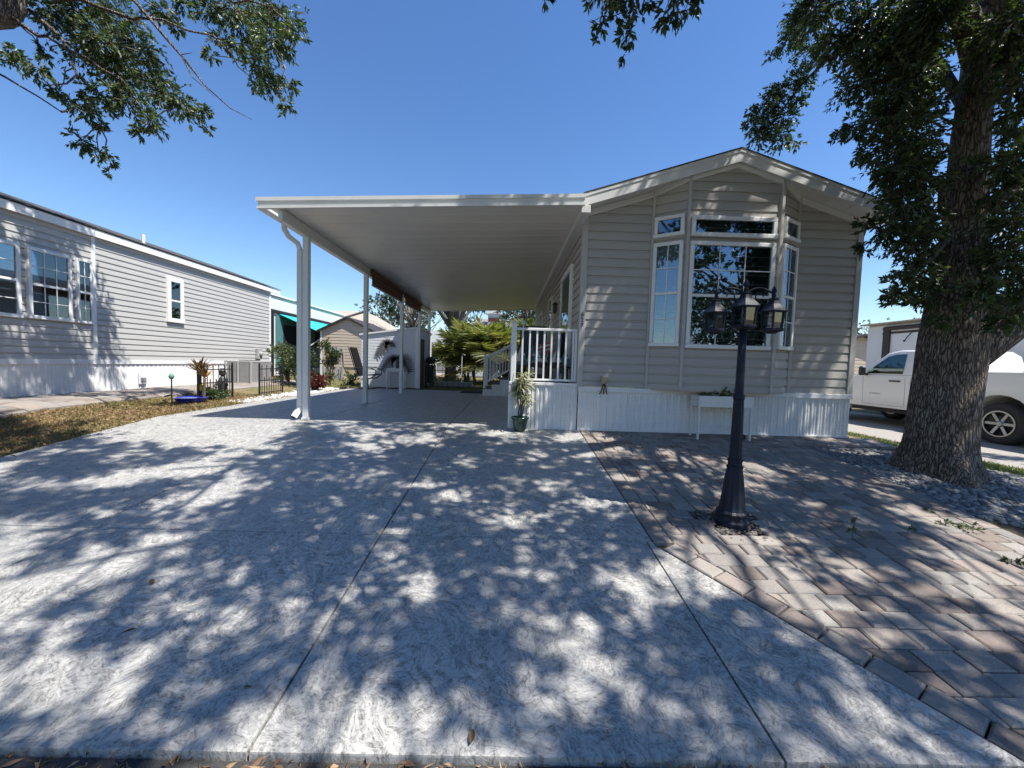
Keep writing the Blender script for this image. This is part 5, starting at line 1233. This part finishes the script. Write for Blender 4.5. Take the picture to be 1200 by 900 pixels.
for (x, y, r_) in [(55, 12, .30), (95, 15, .34), (140, 20, .34), (120, 50, .34), (160, 55, .30), (95, 55, .28), (170, 85, .30), (135, 85, .30), (115, 110, .22), (150, 115, .26), (195, 110, .26), (175, 140, .18), (215, 122, .20), (237, 130, .13), (165, 155, .12), (100, 130, .17), (118, 145, .10), (95, 165, .15), (115, 178, .13), (68, 108, .12), (85, 118, .12), (130, 192, .055), (128, 203, .05),
                   (20, 72, .16), (45, 80, .16), (15, 60, .10), (55, 60, .10), (190, 12, .2), (205, 32, .10), (215, 5, .12), (245, 8, .22), (275, 12, .26), (300, 22, .30), (330, 20, .28), (345, 35, .16), (318, 45, .24), (295, 55, .20), (305, 78, .22), (318, 100, .17), (338, 98, .12), (335, 122, .11), (260, 45, .15), (248, 65, .10), (278, 55, .12), (340, 60, .10), (243, 150, .06), (300, 100, .1)]:
    Yc = rt.uniform(5.7, 7.0); c = at(x, y, Yc); r_ *= Yc/5.5; reach(tr, LB, c, rt, .016); LB.append(c) if rt.random() < .6 else None
    fo.cluster(c, r_, max(16, int(6200*r_*r_+500*r_)), .078, .4, droop=.55, tone=.12)
Z2 = [(-5.3, -3.0, 1.2, 3.6, .62), (-5.3, -3.2, 3.6, 4.8, .62), (-8.2, -5.3, 1.5, 5.5, .6), (-11.5, -8.2, 3.0, 8.4, .72), (-7.5, -3, -.5, 1.2, .4)]
for (c, r_) in shade_clusters(Z2, rt, (4.9, 8.4)):
    LB.append(reach(tr, LB, c, rt)) if rt.random() < .4 else None
    fo.cluster(c, r_, int(4300*r_*r_+50), .10, .06)
tr.build('trunk', M['bark'], ol, True, fix=False); fo.build('crown', M['oakleaf'], ol); fo.tw.build('twigs', M['twig'], ol, fix=False)

# ------------------------------------------------------------------ background trees
def far_tree(x, y, h, w, lab, seed, n=1500, ll=.28, tone=0., th_=.25, group=None, base=.35):
    r_ = np.random.default_rng(seed); rd_ = random.Random(seed); z = gz(x, y); o = thing('tree', lab, 'tree', (x, y, z), group); f = Foliage(seed)
    t = MB(); t.tube(wiggle((x, y, z-.1), (x+.1*w*rd_.uniform(-1, 1), y, z+h*.6), 6, .04, rnd=rd_), list(np.linspace(th_, th_*.45, 7)), 9)
    k = 26; n = int(n*1.7)
    for i in range(k):
        u = r_.normal(size=3); u /= np.linalg.norm(u); q = r_.uniform(.25, 1)**.5
        c = np.array([x, y, z+h*(base+(1-base)*.5)])+u*np.array([w*.42, w*.42, h*(1-base)*.40])*q
        t.tube(wiggle((x, y, z+h*rd_.uniform(.25, .55)), c, 4, .08, rnd=rd_), list(np.linspace(th_*.4, .02, 5)), 5)
        f.cluster(c, w*r_.uniform(.12, .21), int(n/k), ll*.85, False, sq=(1, 1, .75), tone=tone+r_.uniform(-.15, .15))
    t.build('trunk', M['twig'], o, True); f.build('crown', M['farleaf'], o, .5); return o
far_tree(-10.0, 41, 11.0, 9.5, 'tall dark oak crown rising over the white shed roof', 1, 6760, 0.22, -.15)
far_tree(-15.2, 47, 9.2, 8, 'pale bushy tree left of the tall oak, behind the terracotta roof', 2, 1500, .34, .2)
far_tree(-12.0, 52, 10.2, 9, 'grey green tree peering between carport posts, far back', 3, 1500, .36, .15)
far_tree(-20, 55, 8.0, 7, 'leftmost grey green tree on the skyline behind the tan canopy', 4, 1200, .36, .1)
far_tree(-3.15, 21.2, 9.2, 7.5, 'forked oak with thick trunk standing behind the slab at the open carport end', 6, 8840, 0.13, -.05, .32, base=.42)
far_tree(1.3, 25.6, 7.6, 5.5, 'green tree at the back corner of the home above the stair rail', 13, 4200, .16, .05, base=.2)
far_tree(2.0, 36, 9, 9, 'dense dark oak behind the grey roofed house', 7, 6760, 0.22, -.1)
far_tree(-4.0, 44, 8.5, 8, 'dark round crown beyond the forked oak', 8, 4680, 0.24, -.15)
far_tree(6.5, 33, 8.0, 7, 'broad tree hidden mostly by the porch side of the home', 9, 3900, 0.21, 0)
far_tree(37, 42, 7.4, 7, 'low round tree on the right skyline above the tan cottage', 10, 3900, 0.24, -.1)
far_tree(43, 43, 8.0, 7, 'right skyline tree directly above the white travel trailer', 11, 3900, 0.24, -.1)
far_tree(50, 45, 8.4, 8, 'rightmost skyline tree seen beside the big oak trunk', 12, 3900, 0.24, -.12)
for i, (x, y, lab) in enumerate(((6, -30, 'dense street tree mirrored in the bay window, nearer the drive'), (14, -28, 'dense street tree mirrored in the bay window, middle one'), (23, -30, 'dense street tree mirrored in the bay window, farthest along'), (11.4, -7.6, 'leafy oak across the street, the nearest one mirrored in the bay window'), (18, -13, 'leafy oak mirrored at the right edge of the bay window'))): far_tree(x, y, 11 if y < -10 else 9, 10, lab, 30+i, 5000, .34 if y < -20 else .24, -.1, base=.2)

# ------------------------------------------------------------------ palms and bushes
def palm(x, y, h, n, L, lab, seed, stems=1, group='feather palms behind the carport'):
    rd_ = random.Random(seed); z = gz(x, y); o = thing('palm', lab, 'palm', (x, y, z), group); t = MB(); P = []; D = []; LL_ = []; T = []; rb = MB()
    for s_ in range(stems):
        bx_ = x+rd_.uniform(-.35, .35)*(stems > 1); by = y+rd_.uniform(-.3, .3)*(stems > 1); hh = h*rd_.uniform(.55, 1.05); top = np.array([bx_+(bx_-x)*.8, by, z+hh])
        t.tube(wiggle((bx_, by, z-.05), top, 5, .05, rnd=rd_), list(np.linspace(.075, .05, 6)), 8)
        for k in range(n):
            a = rd_.uniform(0, 2*pi); el = rd_.uniform(.05, 1.5); l = L*rd_.uniform(.75, 1.1); d0 = np.array([cos(a)*cos(el), sin(a)*cos(el), sin(el)]); sd = np.array([-sin(a), cos(a), 0]); dr = l*rd_.uniform(.18, .5)
            pts = [top+d0*l*u-np.array([0, 0, dr*u*u]) for u in np.linspace(0, 1, 9)]; rb.tube(pts, list(np.linspace(.014, .003, 9)), 4, False); tn = rd_.random()
            m = 34
            for i in range(m):
                u = .14+.86*i/m; p = top+d0*l*u-np.array([0, 0, dr*u*u]); tg = norm(d0*l-np.array([0, 0, 2*dr*u])); w = L*.34*(.35+1.0*sin(pi*min(1, u*.85+.1)))
                for sg in (-1, 1): P.append(p); D.append(sd*sg*.9+tg*.65+np.array([0, 0, rd_.uniform(-.45, .05)])); LL_.append(w*rd_.uniform(.8, 1.1)); T.append(min(1, max(0, tn*.8+rd_.gauss(.1, .15))))
    t.build('trunk', M['palmtrunk'], o, True); rb.build('frond_stalk', M['palmleaf'], o, fix=False)
    leaf_mesh('frond', np.array(P), np.array(D), np.array(LL_), np.array(LL_)*.075, T, M['palmleaf'], o, .12, np.random.default_rng(seed))
palm(-1.25, 17.6, 1.25, 22, 2.3, 'dense clumping palm with fronds coloured a sunlit yellow left of the porch steps', 1, 4)
palm(-.4, 18.2, 1.5, 20, 2.2, 'clumping palm nearest the porch steps, its crown above the stair rail', 2, 3)
palm(-2.9, 18.0, 1.4, 14, 1.3, 'small single palm close to the forked oak trunk', 3, 1)
palm(-1.9, 19.2, 1.8, 18, 2.2, 'taller palm standing behind the dense clump', 4, 2)
palm(.5, 19.0, 1.8, 18, 2.0, 'palm half hidden by the porch railing post', 5, 2)
def bush(x, y, h, w, lab, seed, n=900, ll=.07, mat='bushleaf', group=None, tone=0., name='bush'):
    f = Foliage(seed); o = thing(name, lab, 'bush', gp(x, y), group); z = gz(x, y); r_ = random.Random(seed); t = MB()
    for i in range(9):
        c = (x+r_.uniform(-.5, .5)*w*.7, y+r_.uniform(-.5, .5)*w*.7, z+h*r_.uniform(.2, .85)); f.cluster(c, min(w, h)*.30, int(n*4/9), ll, .3, droop=-.1, tone=tone+r_.uniform(-.2, .2)); t.tube([(x, y, z), c], [.02, .008], 5)
    t.build('stem', M['twig'], o); f.build('leaf', M[mat], o, .45)
bush(-6.95, 12.3, 1.35, .8, 'olive green shrub beside the condenser at the end of the neighbouring home', 1, tone=.3)
bush(-6.45, 12.0, 1.55, .75, 'darker upright shrub just left of the front carport post', 2, tone=-.2)
bush(-6.25, 13.6, 1.75, .7, 'tall hedge shrub right of the front carport post', 3)
bush(-5.62, 11.35, .5, .45, 'small dark red leaved bush at the slab edge', 4, 260, .12, 'redleaf')
bush(-5.9, 14.6, .45, .6, 'low weedy clump below the utility pedestal', 5, 260, .07, 'smallleaf')
for i, (x, y, w) in enumerate(((-6.35, 8.45, .5), (-6.2, 8.2, .4))): bush(x, y, .22, w, ('low green ground plant under the fence by the figurine', 'low green ground plant nearest the blue bowl')[i], 20+i, 260, .07, 'smallleaf', 'low plants along the small fence')
for x, y, lab in ((.6, 21.2, 'dark tall hedge bush behind the stair rail'), (-4.9, 22.0, 'loose green bush past the corner of the white shed')): bush(x, y, 2.5, 2.0, lab, 70+int(x*3), 1300, .14, tone=-.3)
# flower stand at the far end of the slab
fs_ = thing('flower_bed', 'low bed with yellow flowers at the far open end of the carport', 'flower bed', (-2.3, 14.3, ZG))
t = MB(); t.box(-3.0, -1.35, 14.6, 15.0, .54, .74, .01); t.build('planter_box', M['grey'], fs_)
f = Foliage(8)
for k in range(7): f.cluster((-2.85+.22*k, 14.8, .9), .10, 60, .06, False)
f.build('leaf', M['smallleaf'], fs_, .45)
t = MB()
for k in range(16): t.ball((-2.55+.05*k+.02*(k % 3), 14.76+.03*(k % 4), .98+.03*(k % 3)), .032, 6, (1, 1, .6))
t.build('blossom', M['yellow'], fs_)
picket('low wire edging across the far end of the slab', (-2.95, 13.9), (-1.2, 13.9), 9)
gs = thing('garden_stake', 'white shepherd crook post among the palms', 'garden post', gp(-1.95, 16.2)); t = MB(); t.tube([(-1.95, 16.2, .5), (-1.95, 16.2, 1.75), (-1.9, 16.2, 1.85), (-1.82, 16.2, 1.8)], .016, 6); t.build('stake', M['white'], gs)

# ------------------------------------------------------------------ lawn, weeds, fallen leaves
def blades(name, label, n, region, zf, hlo, hhi, mat, seed, w=.011, flat=.6):
    r_ = np.random.default_rng(seed); P = []
    while len(P) < n:
        p = region(r_)
        if p is not None: P.append((p[0], p[1], zf(*p)))
    P = np.array(P); D = r_.normal(size=(n, 3))*np.array([flat, flat, .1])+np.array([0, 0, .55]); D[:, 2] = np.abs(D[:, 2])
    pn = np.sin(P[:, 0]*3.1+1.3*np.sin(P[:, 1]*2.3))*np.sin(P[:, 1]*2.7+P[:, 0]); T = np.clip(.35+.35*pn+r_.normal(size=n)*.28, 0, 1)
    o = leaf_mesh(name, P, D, r_.uniform(hlo, hhi, n), np.full(n, w), T, M[mat], None, .1, r_); return tag(o, label, 'grass', kind='stuff')
def lawn_l(r_):
    p = (r_.uniform(-9.0, -4.95), r_.uniform(1.5, 9.5))
    if p[0] > -5.06-.10*sin(p[1]*5)*.5-.06*sin(p[1]*13): return None
    return p if p[0] > -6.78-.04*sin(p[1]*3) or p[1] < 2.5 else None
blades('lawn', 'patchy dry lawn between the driveway and the neighbouring home', 60000, lawn_l, lambda x, y: gz(x, y)-.004, .025, .075, 'grass', 1)
def lawn_r(r_):
    p = (r_.uniform(5.05, 6.9), r_.uniform(2.5, 12))
    return None if inpoly(p, bed) or (p[0] < 5.4 and p[1] > 5.0) or p[0] > 6.72+.08*sin(p[1]*4) else p
blades('lawn', 'sunny strip of grass between the oak and the gravel drive', 30000, lawn_r, lambda x, y: gz(x, y)-.004, .03, .085, 'grassgreen', 2)
def lawn_b(r_):
    p = (r_.uniform(-9, 3), r_.uniform(12.7, 22)); return None if (p[0] < -3.0 and p[1] > 13.1 and p[1] < 15.7 and p[0] > -5.1) else p
blades('lawn', 'grass beyond the far end of the carport', 22000, lawn_b, lambda x, y: gz(x, y)-.004, .04, .11, 'grassgreen', 3, .02)
# litter strip along the street edge
r_ = np.random.default_rng(12); n = 5200; P = np.stack([r_.uniform(-4, 4.5, n), r_.uniform(.72, 1.265, n), np.zeros(n)], 1); P[:, 2] = [gz(x, y)+.016+.012*r_.random() for x, y in P[:, :2]]
D = r_.normal(size=(n, 3))*np.array([1, 1, .18]); tag(leaf_mesh('leaf_litter', P, D, r_.uniform(.02, .065, n), r_.uniform(.006, .02, n), r_.random(n), M['litter'], None, .3, r_), 'strip of brown fallen leaves along the street edge of the driveway', 'leaf litter', kind='stuff')
n = 1500; P = np.stack([r_.uniform(-6.7, -5.0, n), r_.uniform(2, 7, n), np.zeros(n)], 1); P[:, 2] = [gz(x, y)+.03 for x, y in P[:, :2]]; D = r_.normal(size=(n, 3))*np.array([1, 1, .25])
tag(leaf_mesh('leaf_litter', P, D, r_.uniform(.03, .07, n), r_.uniform(.015, .03, n), r_.random(n), M['litter'], None, .3, r_), 'brown oak leaves scattered on the dry lawn', 'leaf litter', kind='stuff')
def G(x, y):
    d = Fv+Rv*(x-600)/FPX-Uv*(y-450)/FPX; t_ = -CAMH/(d[2]-.10*d[1]); p = CP+d*t_
    if p[1] > 5.67: t_ = (ZG-CAMH)/d[2]; p = CP+d*t_
    return p
fr = random.Random(3)
for (x, y, sz, lab) in [(553, 866, .055, 'curled brown leaf lying near the street edge, mid drive'), (178, 684, .06, 'single fallen leaf on the left half of the drive'), (152, 740, .04, 'tiny leaf on the far left drive panel'), (304, 628, .035, 'small dark leaf beside the cross joint'), (460, 612, .03, 'small dark leaf by the long joint of the drive'), (290, 806, .03, 'scrap of leaf near the near left joint'), (385, 553, .035, 'small dark leaf toward the carport'), (640, 600, .03, 'pale scrap of leaf before the patio corner')]:
    p = G(x, y); a = fr.uniform(0, 6.28); u = np.array([cos(a), sin(a), 0]); v = np.array([-sin(a), cos(a), 0]); z = np.array([0, 0, 1]); t = MB(); m = 6; vs = []
    for k in range(m+1):
        s_ = k/m; w = sz*.42*sin(pi*min(.97, s_*.92+.04)); h = sz*(.10+.35*(s_-.5)**2+.05)
        vs += [p+u*sz*(s_-.5)-v*w*.5+z*(h+.18*w), p+u*sz*(s_-.5)+z*(h*.6), p+u*sz*(s_-.5)+v*w*.5+z*(h+.22*w)]
    t.add(vs, [(3*k, 3*k+3, 3*k+4, 3*k+1) for k in range(m)]+[(3*k+1, 3*k+4, 3*k+5, 3*k+2) for k in range(m)]); t.tone = [fr.uniform(.0, .6)]*(2*m)
    solid('fallen_leaf', t, M['litter'], lab, 'leaf', p, 'leaves fallen on the driveway')
for i, (x, y, n_, h, lab) in enumerate([(720, 0, 0, 0, ''), (998, 632, 26, .16, 'lone upright weed sprouting between pavers right of the lamp'), (1068, 618, 14, .08, 'thin weed sprig beside the stone bed edge'), (1140, 622, 90, .10, 'spreading green weed at the corner of the stone bed'), (1108, 616, 40, .07, 'flat weed just left of the spreading one'), (1185, 660, 60, .08, 'weed at the right edge of the pavers'), (1085, 598, 30, .06, 'weed creeping from the stones onto the pavers')]):
    if n_ == 0: continue
    p = G(x, y); wd_ = thing('weed', lab, 'weed', p, 'weeds growing in the paver joints'); f = Foliage(60+i)
    if h > .12: f.cluster(p+(.0, 0, .09), .045, 16, .03, 1.); f.cluster(p+(.02, 0, .16), .04, 16, .03, 1.); f.tw.tube([p, p+(.005, 0, .09), p+(.025, .0, .19)], [.003, .003, .002], 4)
    else: f.cluster(p+(0, 0, .02), max(.05, h), n_, .032, 1., droop=.1, sq=(1, 1, .25)); f.tw.tube([p-(0, 0, .01), p+(0, 0, .03)], .003, 4)
    f.build('leaf', M['smallleaf'], wd_, .4); f.tw.build('stem', M['twig'], wd_, fix=False)
